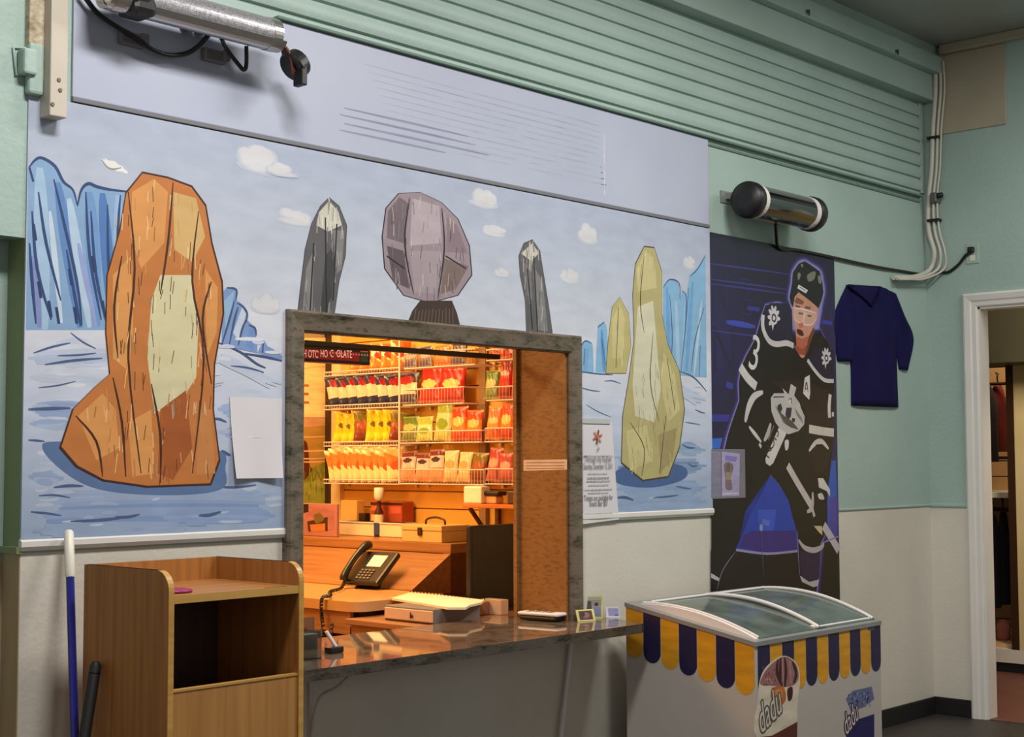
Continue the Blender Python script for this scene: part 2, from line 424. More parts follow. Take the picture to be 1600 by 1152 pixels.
# right wall with its doorway
DY0, DY1, DZ = -.325, -1.25, 2.383
w = MB()
for (y0, y1, z0, z1) in ((0.0, DY0, 0, RAIL-.012), (DY1, -7, 0, RAIL-.012)): w.box(XR, XR+.13, y0, y1, z0, z1, mi=1)
for (y0, y1, z0, z1) in ((0.0, DY0, RAIL-.012, ZC), (DY1, -7, RAIL-.012, ZC), (DY0, DY1, DZ, ZC)): w.box(XR, XR+.13, y0, y1, z0, z1)
struct(w, 'wall_right', [MINT, WHITE])
w = MB(); w.box(-3, XR+.3, -8, .4, ZC, ZC+.1); struct(w, 'ceiling', CEIL)
w = MB(); w.box(-3, 12.5, -8, 6, -.1, 0); struct(w, 'floor', FLOORM)
# baseboards
w = MB(); w.box(XL, XR-.0145, -.014, 0, 0, .1, .004); struct(w, 'baseboard_front', BLACK)
w = MB(); w.box(XR-.014, XR, -.236, -.0005, 0, .1, .004); w.box(XR-.014, XR, -1.34, -5, 0, .1, .004); struct(w, 'baseboard_right', BLACK)
# wainscot rails
def rail_prof(z, p=.018, h=.036): return [(0, z), (-p*.6, z), (-p, z+h*.35), (-p, z+h*.8), (-p*.4, z+h), (0, z+h)]
w = MB(); w.prism(rail_prof(1.232), 'X', 2.255, 3.262); struct(w, 'trim_2', TRIMW)
w = MB(); w.prism(rail_prof(1.232), 'X', 4.872, 5.866); struct(w, 'trim_3', TRIMW)
w = MB(); w.prism(rail_prof(1.216, .007, .014), 'X', 7.062, XR); struct(w, 'trim_4', MINT)
w = MB(); w.prism([(XR-a, b) for a, b in ((0, 1.212), (.006, 1.212), (.01, 1.22), (.01, 1.23), (0, 1.234))], 'Y', -.236, 0); struct(w, 'trim_5', MINT)
# doorway casing: moulded jambs and head, and the white reveal
w = MB()
def casing(u0, u1): return [(0, u0), (.02, u0), (.026, u0+(u1-u0)*.14), (.022, u0+(u1-u0)*.5), (.016, u0+(u1-u0)*.62), (.016, u1-(u1-u0)*.1), (.01, u1), (0, u1)]
cl_, cr_2, ch_ = casing(-.238, DY0), casing(DY1-.087, DY1), casing(DZ+.082, DZ)
def strip3(A, B): n_ = len(A); w.add(A+B, [[k, k+1, n_+k+1, n_+k] for k in range(n_-1)])
cr_2 = [(a, DY1+(DY0-b) if False else DY1-(b-DY0)) for a, b in cl_]
strip3([(XR-a, b, 0) for a, b in cl_], [(XR-a, b, h) for (a, b), (_, h) in zip(cl_, ch_)])
strip3([(XR-a, b, 0) for a, b in cr_2], [(XR-a, b, h) for (a, b), (_, h) in zip(cr_2, ch_)])
strip3([(XR-a, b, h) for (_, b), (a, h) in zip(cl_, ch_)], [(XR-a, b, h) for (_, b), (a, h) in zip(cr_2, ch_)])
jx = wy(1543, 600, DY0).x
w.box(XR-.004, jx, DY0+.0, DY0-.012, 0, DZ); w.box(XR-.004, jx, DY1, DY1+.012, 0, DZ); w.box(XR-.004, jx, DY0, DY1, DZ-.012, DZ)
struct(w, 'door_1', TRIMW)

# ------------------------------------------------------------------ shutter, beam and header above the murals
w = MB(); z = 3.095; n = 0
while z < 3.62:
    prof = [(0, z), (-.002, z+.006)] + [(-.015-.006*math.sin(PI*t/8), z+.009+.057*t/8) for t in range(0, 9)] + [(-.002, z+.069), (0, z+.074)]
    w.prism(prof, 'X', 2.45, 8.075, smooth=False); z += .0755; n += 1
o = w.build('roller_shutter', MINT); tag(o, 'mint painted slatted roller shutter band running under the ceiling', 'shutter')
w = MB(); w.box(8.078, 8.125, -.012, -.001, 3.09, 3.72, .004); w.build('guide_rail', MINT, o)
w = MB(); w.box(2.45, XR, -.09, 0, z+.02, 3.80, .004); w.box(2.45, XR, -.145, 0, 3.80, 3.90, .006); w.box(2.45, XR, -.11, 0, 3.90, ZC)
struct(w, 'trim_6', MINT)
w = MB(); w.box(XR-.05, XR, -.14, -5, 3.915, ZC, .006); struct(w, 'trim_7', CREAMP)
for px, py, lab in ((1262, 18, 'small dark bolt hook on the ceiling beam, further from the corner'), (1401, 80, 'small dark bolt hook on the ceiling beam, nearer the corner')):
    p = wy(px, py, -.15); b = MB(); b.lathe((p.x, -.1455, p.z), [(.010, 0), (.010, -.008), (.005, -.010), (.005, -.016)], 10, axis='Y'); b.box(p.x-.004, p.x+.004, -.162, -.156, p.z-.022, p.z+.008)
    tag(b.build('bolt_hook', mat('dull_green_iron', (74, 84, 76), .5)), lab, 'hook')
# header board between shutter and mural: pale blue on the left, its dark lower lip running on
SZ = 2.626; HZ = 3.062
w = MB(); w.box(2.405, 5.86, -.012, -.0006, SZ+.012, HZ-.001, .003)
HEADER = mat('pale_blue_board', (176, 182, 200), 0.5, var=0.05, scale=1.6, bump=0.08, bscale=12, col2=(166, 172, 192))
hd = w.build('header_board', HEADER); tag(hd, 'long pale blue painted board between the mural and the mint shutter', 'board')
w = MB(); w.box(2.405, 5.862, -.016, -.0006, SZ-.003, SZ+.012, .002); w.build('lip', mat('grey_lip', (112, 112, 118), .5), hd)
P = Paint((0, -.0122, 0), (1, 0, 0), (0, 0, 1))
for i in range(11):      # scuffed louvre lines left on the board
    z0 = 2.985-.026*i; x0 = 3.62+.02*i; P.stroke([(x0, z0), (x0+.6, z0-.002), (x0+1.2, z0), (5.02, z0-.004)], .006, mix((160, 166, 186), (170, 176, 195), i/11), px=False)
for i, (x0, x1, z0) in enumerate(((3.52, 4.18, 2.80), (3.50, 4.22, 2.772), (3.52, 4.3, 2.742), (3.5, 4.05, 2.714))):
    P.stroke([(x0, z0), ((x0+x1)/2, z0+.001), (x1, z0)], .009, (134, 138, 162), px=False)
P.stroke([(5.05, 2.68), (5.05, 2.95)], .012, (196, 198, 210), px=False)
P.build('scuff_lines', PRINT, hd)
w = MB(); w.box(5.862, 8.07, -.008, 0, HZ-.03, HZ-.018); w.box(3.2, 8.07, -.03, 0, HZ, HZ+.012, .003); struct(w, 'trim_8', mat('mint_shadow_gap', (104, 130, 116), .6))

# ------------------------------------------------------------------ service window
fx0, fx1, fz1 = 3.254, 4.866, 2.034
def frame_prof(a, b):     # across the face: outer edge a to inner edge b, with a rounded bead
    return [(a, 0), (a, -.026), (a+(b-a)*.12, -.034), (a+(b-a)*.3, -.03), (a+(b-a)*.42, -.028), (a+(b-a)*.9, -.022), (b, -.014), (b, .02)]
w = MB()
# left and right stiles, mitred head
Lp = frame_prof(fx0, WX0); Rp = frame_prof(fx1, WX1); Hp = frame_prof(fz1, WZ1)
n = len(Lp)
def strip(A, B):
    w.add(A+B, [[i, i+1, n+i+1, n+i] for i in range(n-1)])
strip([(x, y, WZ0) for x, y in Lp], [(x, y, z) for (x, y), (z, _) in zip(Lp, Hp)])
strip([(x, y, WZ0) for x, y in Rp], [(x, y, z) for (x, y), (z, _) in zip(Rp, Hp)])
strip([(x, y, z) for (x, _), (z, y) in zip(Lp, Hp)], [(x, y, z) for (x, _), (z, y) in zip(Rp, Hp)])
win = tag(w.build('window_1', GRANITE), kind='structure')
w = MB(); w.box(WX0, WX0+.012, .019, TH+.02, WZ0, 2.29); w.box(WX1-.012, WX1, .001, TH+.02, WZ0, WZ1); w.box(WX1-.012, WX1, .019, TH+.02, WZ1, 2.29)
w.box(WX1-.03, WX1-.0125, TH, TH+.0195, WZ0, 2.29)
w.build('jamb_lining', CHIP, win)
# stone counter running through the opening
w = MB()
prof = [(.345, WZ0), (-.285, WZ0), (-.302, WZ0-.008), (-.306, WZ0-.02), (-.302, WZ0-.032), (-.285, WZ0-.04), (.345, WZ0-.04)]
w.prism([(WX0+.002, .345), (WX0+.002, -.001), (2.955, -.001), (2.955, -.29), (2.97, -.303), (4.915, -.303), (4.94, -.29), (5.015, -.03), (5.01, -.001), (WX1-.002, -.001), (WX1-.002, .345)], 'Z', WZ0-.038, WZ0)
ct = w.build('stone_counter', [GRANITE_TOP, GRANITE])
ct.data.materials[1] = GRANITE_EDGE
for p in ct.data.polygons:
    if abs(p.normal.z) < .5: p.material_index = 1
tag(ct, 'polished brown granite counter slab sticking out under the service window', 'counter')
bm = bmesh.new(); bm.from_mesh(ct.data); bmesh.ops.bevel(bm, geom=[e for e in bm.edges if abs(e.verts[0].co.z-e.verts[1].co.z) < .001], offset=.010, segments=3, affect='EDGES', profile=.5); bm.to_mesh(ct.data); bm.free()
# iron bracket under the counter
p0 = wy(512, 1060, -.1); w = MB()
w.box(p0.x-.008, p0.x+.008, -.012, 0, .46, WZ0-.04); w.box(p0.x-.008, p0.x+.008, -.24, 0, WZ0-.05, WZ0-.04)
w.tube(smooth_open([(p0.x, -.22, WZ0-.05), (p0.x, -.15, WZ0-.1), (p0.x, -.05, .66), (p0.x, -.008, .5)], 5), .006, 6)
tag(w.build('shelf_bracket', WHITE), 'cream painted iron bracket holding up the stone counter', 'bracket')
w = MB(); a = wy(946, 1000, -.012); b = wy(922, 1160, -.012); c = wy(958, 1000, -.02)
w.tube([(4.80, -.02, WZ0-.04), (4.77, -.02, .6), (4.72, -.02, .35), (4.70, -.02, .1)], .011, 8)
tag(w.build('drain_pipe', WHITEPL), 'thin white pipe running down the wall under the counter beside the freezer', 'pipe')

# ------------------------------------------------------------------ left edge: white post, bracket box
a = wy(78, 180, -.07); b = wy(105, 180, -.07); w = MB()
w.box(a.x, b.x, -.07, -.002, a.z, ZC, .004)
post = w.build('shutter_post', mat('cream_post', (196, 186, 172), .5, var=.04)); tag(post, 'cream metal channel post at the upper left end of the mural', 'post')
SCR = mat('grey_screws', (120, 112, 104), .5)
for px, py in ((92, 125), (94, 141), (82, 163)):
    q = wy(px, py, -.07); w = MB(); w.lathe((q.x, -.0705, q.z), [(.007, 0), (.006, -.003)], 10, axis='Y'); w.build('screw', SCR, post)
PL = mat('flaking_plaster', (206, 194, 172), .8, var=.25, scale=30, bump=.8, bscale=60, col2=(150, 132, 100))
w = MB(); w.box(b.x-.002, b.x+.028, -.02, -.001, SZ, ZC, .004); w.box(a.x-.05, a.x+.002, -.03, -.001, 2.66, ZC, .004); struct(w, 'trim_9', PL)
q = wy(45, 95, -.03); w = MB(); w.box(q.x-.025, q.x+.02, -.05, -.002, q.z-.045, q.z+.035, .008); w.box(q.x+.0, q.x+.05, -.036, -.002, q.z-.1, q.z+.06, .01)
jb = w.build('latch_box', MINT); tag(jb, 'small mint painted latch box on the block wall beside the cream post', 'latch')
q1, q2, q3, q4 = wy(48, 75, -.01), wy(21, 74, -.01), wy(25, 117, -.01), wy(50, 116, -.01)
w = MB(); w.tube([q1, q2, q3, q4], .004, 6); w.build('wire_loop', MINT, jb)
# patch on right wall
ya = wx(1465, 215, XR).y; yb = wx(1573, 190, XR).y
w = MB(); w.box(XR-.01, XR, ya, yb, 3.437, 3.912, .003); tag(w.build('cover_panel', CREAMP), 'cream square cover panel high on the right wall under the ceiling', 'panel')
# ================================================================== mural: an icy landscape with tall rocks
MX0, MX1, MZ0, MZ1 = 2.257, 5.864, 1.262, 2.62
w = MB()
w.box(MX0, fx0+.01, -.010, -.0005, MZ0, MZ1, .002); w.box(fx0+.01, fx1-.01, -.010, -.0005, fz1-.01, MZ1, .002); w.box(fx1-.01, MX1, -.010, -.0005, MZ0, MZ1, .002)
mural = w.build('wall_mural', mat('mural_board', (176, 184, 204), .5)); tag(mural, 'wide painted wall mural of an icy landscape with tall rocks', 'mural')
P = Paint((0, -.0103, 0), (1, 0, 0), (0, 0, 1), 4e-5)
def snowsky(u, v):
    z = v
    if z > .56: return mix((196, 201, 212), (168, 177, 196), min(1, (z-.56)/.4))
    if z > .50: return (208, 210, 220)
    if z > .34: return mix((196, 203, 220), (208, 210, 220), (z-.34)/.16)
    return mix((150, 168, 196), (196, 203, 220), max(0, z)/.34)
P.grid(MX0, fx0+.005, MZ0, MZ1, 40, 40, snowsky)
def sky2(u, v): return snowsky(u, ((2.03-MZ0)+v*(MZ1-2.03))/(MZ1-MZ0))
P.grid(fx0+.005, fx1-.005, fz1-.005, MZ1, 40, 14, sky2)
P.grid(fx1-.005, MX1, MZ0, MZ1, 40, 40, snowsky)
def cloud(px, py, wd, ht):
    c = P.loc(px, py); s = .0027; r2 = random.Random(px)
    puffs = [(r2.uniform(-.36, .36), r2.uniform(-.1, .3)) for _ in range(9)]
    for t in range(3):
        for ux, uz in puffs:
            k = (1-abs(ux)*1.3)*(1-.16*t)
            P.ell((c[0]+ux*wd*s, c[1]+(uz*.8+.02*t)*ht*s*(1-abs(ux))), wd*s*.24*k, ht*s*.30*k, [(186, 192, 208), (196, 199, 209), (206, 205, 208)][t], n=16, jag=.06)
        P.ell((c[0], c[1]-.12*ht*s), wd*s*(.46-.07*t), ht*s*(.17-.03*t), [(186, 192, 208), (194, 198, 209), (202, 202, 208)][t], n=20, jag=.05)
for c in ((412, 256, 95, 52), (440, 268, 60, 26), (460, 342, 66, 34), (755, 314, 72, 42), (772, 363, 58, 26), (918, 368, 58, 52), (890, 434, 52, 36), (783, 428, 38, 20), (1076, 412, 40, 34), (415, 478, 50, 40)): cloud(*c)
P.ell((178, 259), .045, .012, (222, 220, 218), rot=-.3, px=True, jag=.3)
P.stroke([(158, 250), (172, 264), (190, 262)], .006, (150, 140, 136))
# ice cliffs
IB = (132, 164, 200); ID = (54, 74, 118); IM = (104, 144, 192); IL = (176, 200, 220)
def cliff(pts, streaks, base=IB, dark=ID):
    P.px(pts, base)
    for col, wd, line in streaks: P.stroke(line, wd, col)
P.px([(44, 262), (56, 248), (66, 247), (88, 262), (100, 284), (114, 296), (121, 320), (128, 296), (138, 288), (152, 293), (176, 296), (210, 300), (210, 516), (40, 516)], IB)
for col, x0, y0, x1, y1, wd in (((160, 188, 214), 62, 262, 70, 515, .05), ((96, 134, 188), 90, 285, 125, 512, .045), ((176, 198, 220), 108, 310, 140, 512, .035), ((112, 150, 200), 140, 300, 152, 510, .05), ((84, 124, 182), 160, 302, 176, 512, .045), ((150, 178, 212), 184, 305, 190, 514, .04), ((128, 140, 190), 50, 400, 62, 512, .03), ((192, 208, 224), 78, 330, 96, 505, .02), ((148, 160, 205), 122, 380, 150, 510, .02)):
    P.stroke([(x0, y0), ((x0*.6+x1*.4), y0+(y1-y0)*.4), (x1, y1)], wd, col)
for line in ([(45, 262), (55, 250), (66, 247), (86, 260), (99, 284), (114, 297), (121, 322)], [(121, 322), (127, 297), (138, 287), (152, 292), (176, 297), (208, 300)], [(60, 300), (72, 380), (95, 470)], [(84, 280), (98, 340), (120, 440), (128, 508)], [(50, 330), (58, 420), (80, 500)], [(104, 390), (118, 470), (126, 510)], [(134, 300), (140, 400), (158, 500)], [(142, 330), (150, 430), (168, 512)], [(168, 320), (170, 420), (182, 505)], [(188, 305), (184, 380), (192, 470)], [(46, 380), (50, 440), (56, 506)], [(46, 262), (52, 284)]):
    P.stroke(line, .011, ID)
for x, y in ((52, 350), (60, 440), (76, 470), (88, 480), (108, 420), (116, 480), (144, 400), (160, 470), (176, 440)): P.stroke([(x, y), (x+4, y+26)], .014, (48, 64, 104))
# distant cliffs right of the big rock, and both sides of the tall pale rock
for pts in ([(346, 540), (348, 456), (355, 449), (368, 453), (370, 470), (374, 472), (386, 486), (386, 500), (398, 512), (402, 540), (402, 552)], [(402, 552), (412, 530), (418, 541), (426, 545), (441, 556), (441, 566)]): P.px(pts, (124, 150, 196))
for pts, col in (([(350, 470), (366, 454), (362, 480), (352, 520)], (146, 178, 208)), ([(364, 520), (378, 480), (384, 490), (374, 535)], (190, 202, 220)), ([(384, 540), (390, 512), (399, 515), (396, 548)], (112, 142, 198))): P.px(pts, col)
for line in ([(354, 450), (369, 453), (368, 470)], [(370, 474), (378, 478), (386, 490), (384, 505)], [(388, 508), (398, 513), (400, 525)], [(346, 540), (358, 500), (366, 470)], [(358, 540), (366, 500), (372, 480)], [(372, 540), (378, 515), (384, 500)], [(410, 552), (412, 532)], [(340, 535), (375, 550), (400, 568), (415, 575)], [(378, 552), (415, 558), (440, 564)]): P.stroke(line, .009, (70, 86, 124))
for pts in ([(904, 584), (908, 540), (916, 532), (926, 538), (928, 582)], [(930, 582), (934, 508), (944, 503), (948, 510), (950, 540), (956, 584)], [(1034, 584), (1037, 444), (1046, 437), (1060, 442), (1062, 470), (1066, 452), (1072, 462), (1078, 430), (1090, 418), (1102, 398), (1104, 590), (1060, 586)]): P.px(pts, (132, 176, 210))
for col, x0, y0, x1, y1, wd in (((104, 158, 208), 1042, 448, 1046, 580, .03), ((160, 190, 214), 1056, 470, 1060, 585, .03), ((110, 160, 204), 1082, 440, 1072, 580, .035), ((180, 200, 218), 1096, 470, 1084, 588, .02), ((120, 164, 204), 918, 545, 914, 580, .025), ((96, 146, 200), 940, 515, 944, 580, .025), ((150, 186, 214), 1070, 470, 1066, 582, .014)): P.stroke([(x0, y0), ((x0+x1)/2, (y0+y1)/2), (x1, y1)], wd, col)
for line in ([(906, 545), (914, 533), (925, 537)], [(934, 512), (944, 503)], [(1036, 450), (1046, 437), (1061, 443), (1062, 468)], [(1066, 455), (1072, 466), (1070, 520)], [(1078, 432), (1090, 420), (1102, 399)], [(1046, 460), (1050, 520), (1048, 580)], [(1076, 450), (1070, 520), (1064, 580)], [(1100, 480), (1086, 530), (1080, 580)], [(1094, 540), (1092, 588)], [(940, 530), (946, 570)], [(914, 545), (912, 570)], [(1060, 580), (1084, 590), (1104, 612)], [(902, 580), (930, 584), (958, 586)]): P.stroke(line, .007, (66, 92, 136))
# snow drifts: soft shadow bands and dark brush marks
for (x0, y0, x1, y1, wd, col) in ((44, 560, 200, 556, .05, (160, 176, 206)), (44, 640, 150, 640, .05, (122, 146, 192)), (44, 662, 130, 664, .03, (134, 158, 200)), (340, 640, 440, 640, .06, (116, 144, 196)), (346, 676, 440, 680, .06, (104, 134, 190)), (330, 720, 440, 722, .05, (150, 172, 206)), (44, 745, 100, 748, .05, (130, 152, 190)), (70, 780, 430, 778, .06, (130, 154, 196)), (60, 806, 420, 800, .06, (112, 140, 190)), (250, 806, 430, 806, .05, (124, 150, 198)), (60, 830, 300, 826, .05, (140, 162, 196)), (330, 560, 440, 600, .04, (170, 186, 212)), (1050, 610, 1104, 625, .05, (164, 184, 212)), (1050, 640, 1104, 650, .03, (180, 194, 216)), (1048, 702, 1104, 704, .05, (112, 142, 186)), (962, 735, 1104, 728, .06, (90, 120, 166)), (962, 765, 1104, 762, .06, (118, 146, 188)), (962, 790, 1104, 784, .06, (132, 158, 194)), (904, 640, 990, 645, .06, (186, 198, 216)), (960, 715, 1050, 720, .05, (120, 146, 190)), (44, 590, 190, 600, .03, (178, 190, 212))):
    b_ = snowsky(.5, (P.loc(x0, y0)[1]-MZ0)/(MZ1-MZ0))
    for k in range(5):
        dy = (k-2)*wd*75; sh_ = random.uniform(-14, 14)
        P.stroke([(x0+abs(k-2)*8+sh_*(x1-x0)/400, y0+dy), ((x0+x1)/2, (y0+y1)/2+dy+random.uniform(-2, 2)), (x1-abs(k-2)*8+min(0, sh_)*(x1-x0)/400, y1+dy)], wd*.42, mix(b_, col, random.uniform(.3, .7)))
for k in range(190):
    x = random.choice([random.uniform(50, 425), random.uniform(906, 1096)]); y = random.uniform(525, 840)
    if x > 900 and (y > 795 or y < 600 or (x < 968 and y > 650)): continue
    if x > 345 and 612 < y < 755: continue
    b_ = snowsky(.5, (P.loc(x, y)[1]-MZ0)/(MZ1-MZ0)); L_ = random.uniform(10, 50 if x < 500 else 18)
    if x > 900: L_ = min(L_, 1102-x)
    else: L_ = min(L_, 441-x)
    P.stroke([(x, y), (x+L_*.5, y+random.uniform(-2, 2)), (x+L_, y+random.uniform(-3, 2))], random.uniform(.006, .016), mix(b_, random.choice([(120, 146, 194), (220, 222, 228), (150, 172, 206), (206, 212, 222)]) if y > 625 else random.choice([(220, 222, 228), (176, 190, 214)]), random.uniform(.2, .55)))
for (x0, y0, x1, y1, wd) in ((52, 552, 110, 536, .012), (70, 570, 160, 560, .014), (90, 556, 150, 552, .01), (60, 606, 118, 596, .008), (44, 640, 110, 638, .018), (48, 800, 96, 806, .012), (84, 762, 130, 760, .016), (110, 815, 200, 808, .016), (180, 808, 218, 804, .016), (310, 806, 345, 800, .02), (330, 655, 354, 660, .016), (346, 704, 360, 712, .02), (330, 760, 400, 758, .014), (230, 770, 300, 772, .012), (44, 688, 70, 690, .012), (360, 572, 412, 582, .012), (60, 775, 110, 778, .01), (905, 605, 938, 612, .01), (944, 596, 970, 600, .01), (915, 632, 955, 652, .008), (1086, 640, 1102, 646, .012), (1070, 660, 1094, 664, .01), (1066, 695, 1086, 700, .016), (1074, 724, 1090, 728, .014), (1056, 760, 1080, 764, .014), (964, 778, 990, 782, .022), (1020, 778, 1060, 774, .014), (964, 742, 1000, 748, .03), (190, 522, 240, 540, .012), (110, 520, 150, 545, .01)):
    P.stroke([(x0, y0), ((x0+x1)/2, (y0+y1)/2+random.uniform(-3, 3)), (x1, y1)], wd*.62, (78, 96, 134))
P.px([(66, 700), (110, 690), (330, 700), (352, 735), (345, 765), (270, 774), (170, 768), (110, 745)], (92, 116, 158), True)
P.px([(964, 735), (1010, 722), (1066, 728), (1070, 748), (1020, 762), (966, 756)], (74, 100, 146), True)
# plain painted rocks standing in the snow
def rock(outline, base, dark, strokes, facets, w0=.011):
    P.px(outline, dark); c = [sum(p[i] for p in outline)/len(outline) for i in (0, 1)]
    q = [(c[0]+(p[0]-c[0])*.975, c[1]+(p[1]-c[1])*.988) for p in outline]
    P.px(q, base)
    for pts, col in facets: P.px(pts, col)
    for pts, col in facets:
        for k in range(14 if w0 > .01 else 8):
            a, b_ = random.choice(pts), random.choice(pts); u = random.random(); x, y = a[0]+(b_[0]-a[0])*u, a[1]+(b_[1]-a[1])*u; x += (c[0]-x)*.12; y += (c[1]-y)*.03
            P.stroke([(x, y-8), (x+random.uniform(-3, 3), y+random.uniform(8, 16))], .006, mix(col, random.choice([base, dark, (250, 236, 210)]), random.uniform(.2, .5)))
    for pts in strokes: P.stroke(pts, w0*.8, dark)
random.seed(3)
O1, O2, O3, CR = (190, 118, 62), (212, 148, 84), (160, 88, 44), (208, 200, 160)
rock([(92, 700), (112, 640), (146, 606), (170, 585), (164, 520), (166, 430), (186, 360), (196, 300), (222, 268), (262, 276), (300, 290), (322, 320), (332, 380), (348, 440), (350, 490), (336, 570), (334, 640), (344, 720), (330, 758), (230, 762), (160, 752), (118, 730)], O1, (70, 42, 30),
     [[(200, 300), (210, 420), (200, 560), (220, 740)], [(270, 285), (262, 380), (250, 460)], [(310, 330), (300, 440), (318, 560), (300, 740)], [(176, 590), (190, 660), (196, 745)], [(118, 650), (150, 690), (160, 745)], [(330, 440), (316, 500), (330, 600)], [(190, 400), (178, 480), (184, 560)], [(236, 600), (250, 680), (250, 755)]],
     [([(206, 300), (240, 280), (262, 300), (256, 380), (220, 420), (204, 370)], O2), ([(176, 430), (204, 400), (208, 520), (200, 580), (176, 560)], O2), ([(236, 470), (250, 430), (298, 430), (310, 500), (306, 590), (268, 650), (240, 640), (230, 560)], CR), ([(250, 640), (290, 610), (300, 700), (270, 750), (246, 740)], O3), ([(320, 420), (340, 450), (338, 520), (322, 560)], O2), ([(122, 650), (160, 615), (180, 640), (186, 700), (150, 720)], O2), ([(270, 300), (306, 310), (320, 370), (300, 410), (272, 390)], (206, 168, 110)), ([(200, 660), (236, 640), (240, 740), (206, 745)], O2), ([(312, 640), (330, 640), (336, 740), (306, 742)], (196, 130, 76))])
for k in range(70):      # short brush ticks
    x = random.uniform(180, 330); y = random.uniform(320, 730); P.stroke([(x, y), (x+random.uniform(-4, 2), y+random.uniform(14, 30))], .004, (104, 60, 34) if random.random() < .7 else (226, 190, 130))
G1, G2, G3 = (92, 90, 92), (126, 124, 124), (38, 36, 40)
rock([(464, 492), (470, 440), (476, 390), (486, 350), (500, 322), (514, 308), (530, 322), (542, 352), (540, 400), (530, 440), (522, 496)], G1, G3, [[(490, 380), (484, 490)], [(508, 340), (510, 490)], [(526, 350), (520, 470)]], [([(498, 332), (514, 314), (528, 330), (534, 352), (512, 362), (494, 352)], (198, 194, 182)), ([(478, 420), (490, 390), (488, 490), (472, 490)], G2), ([(508, 400), (524, 380), (516, 490), (500, 490)], (64, 62, 64)), ([(520, 360), (538, 360), (534, 420), (524, 430)], G2)])
rock([(600, 420), (596, 370), (602, 325), (622, 302), (656, 300), (690, 316), (716, 342), (734, 384), (738, 430), (716, 462), (672, 474), (630, 462)], (150, 134, 142), (48, 40, 46), [[(640, 310), (632, 380), (646, 460)], [(690, 325), (694, 390), (684, 465)], [(604, 400), (632, 420)], [(696, 400), (728, 420)]],
     [([(606, 330), (624, 308), (638, 318), (630, 380), (604, 372)], (112, 98, 106)), ([(644, 310), (686, 322), (690, 380), (640, 384)], (176, 162, 168)), ([(640, 392), (690, 392), (680, 460), (648, 456)], (160, 146, 152)), ([(698, 340), (714, 352), (730, 396), (698, 394)], (134, 116, 124)), ([(604, 384), (630, 392), (640, 452), (614, 440)], (96, 82, 90)), ([(694, 404), (732, 416), (712, 452), (688, 460)], (122, 104, 100))])
P.px([(636, 506), (644, 486), (656, 470), (706, 470), (714, 490), (720, 514)], (66, 52, 46))
for k in range(12): P.stroke([(650+k*5.2, 480+random.uniform(0, 6)), (646+k*5.6, 505)], .005, (110, 92, 78))
rock([(822, 520), (820, 470), (812, 430), (810, 400), (818, 380), (832, 374), (844, 392), (850, 430), (858, 480), (864, 524)], G1, G3, [[(834, 400), (840, 520)], [(824, 420), (832, 515)]], [([(814, 396), (832, 380), (842, 396), (830, 408)], (196, 190, 180)), ([(836, 420), (848, 440), (856, 518), (840, 516)], G2), ([(816, 410), (830, 416), (832, 470), (822, 460)], (116, 112, 112))])
Y1, Y2, YC, YD = (178, 168, 116), (196, 186, 134), (206, 202, 176), (84, 72, 54)
rock([(970, 724), (972, 650), (982, 590), (990, 530), (988, 460), (992, 412), (1006, 384), (1022, 386), (1034, 424), (1034, 490), (1044, 540), (1062, 580), (1070, 640), (1062, 700), (1044, 746), (1004, 752)], Y1, YD, [[(1006, 400), (1000, 470), (1006, 520)], [(1020, 520), (1016, 600), (1030, 660)], [(1042, 560), (1054, 640)], [(984, 660), (1006, 700), (1002, 745)], [(1040, 650), (1030, 740)]],
     [([(996, 480), (1020, 470), (1026, 540), (1032, 610), (1022, 660), (992, 650), (988, 600)], YC), ([(994, 420), (1008, 394), (1022, 404), (1026, 450), (996, 456)], Y2), ([(1036, 550), (1054, 584), (1062, 640), (1044, 660), (1032, 600)], Y2), ([(978, 674), (1010, 664), (1020, 720), (984, 736)], Y2), ([(1028, 680), (1058, 668), (1050, 720), (1032, 738)], (160, 146, 100))], .008)
rock([(946, 584), (950, 530), (956, 480), (968, 464), (982, 490), (986, 540), (978, 584)], (184, 174, 116), YD, [[(966, 480), (962, 575)]], [([(956, 500), (968, 474), (976, 500), (972, 560), (956, 560)], (198, 188, 134))], .007)
for k in range(40):
    x = random.uniform(984, 1052); y = random.uniform(560, 720); P.stroke([(x, y), (x+2, y+random.uniform(10, 20))], .003, (126, 112, 78))
P.build('painting', MURALM, mural)

# ================================================================== ice hockey poster
bl = 5.866; br = 7.052; pz0, pz1 = .62, 2.606
w = MB(); w.box(bl, br, -.007, -.0005, pz0, pz1, .0015)
poster = tag(w.build('hockey_poster', mat('poster_backing', (40, 36, 60), .5)), 'tall dark blue poster of an ice hockey player leaning forward', 'poster')
P = Paint((0, -.0073, 0), (1, 0, 0), (0, 0, 1), 4e-5)
def pbg(u, v):
    c = mix((30, 26, 46), (44, 38, 92), max(0, 1-abs(v-.72)*3.2)*max(.2, abs(u-.5)*2))
    if v < .62 and v > .1: c = mix(c, (30, 54, 150), max(0, 1-abs(v-.33)*5))
    if v < .12: c = (24, 22, 24)
    return c
P.grid(bl+.002, br-.002, pz0+.002, pz1-.002, 24, 40, pbg)
def A(*p): return [(1100+.17364*x, 360+.17364*y) for x, y in p]
def B(*p): return [(1100+.17364*x, 540+.17364*y) for x, y in p]
def C3(*p): return [(1100+.18227*x, 720+.18227*y) for x, y in p]
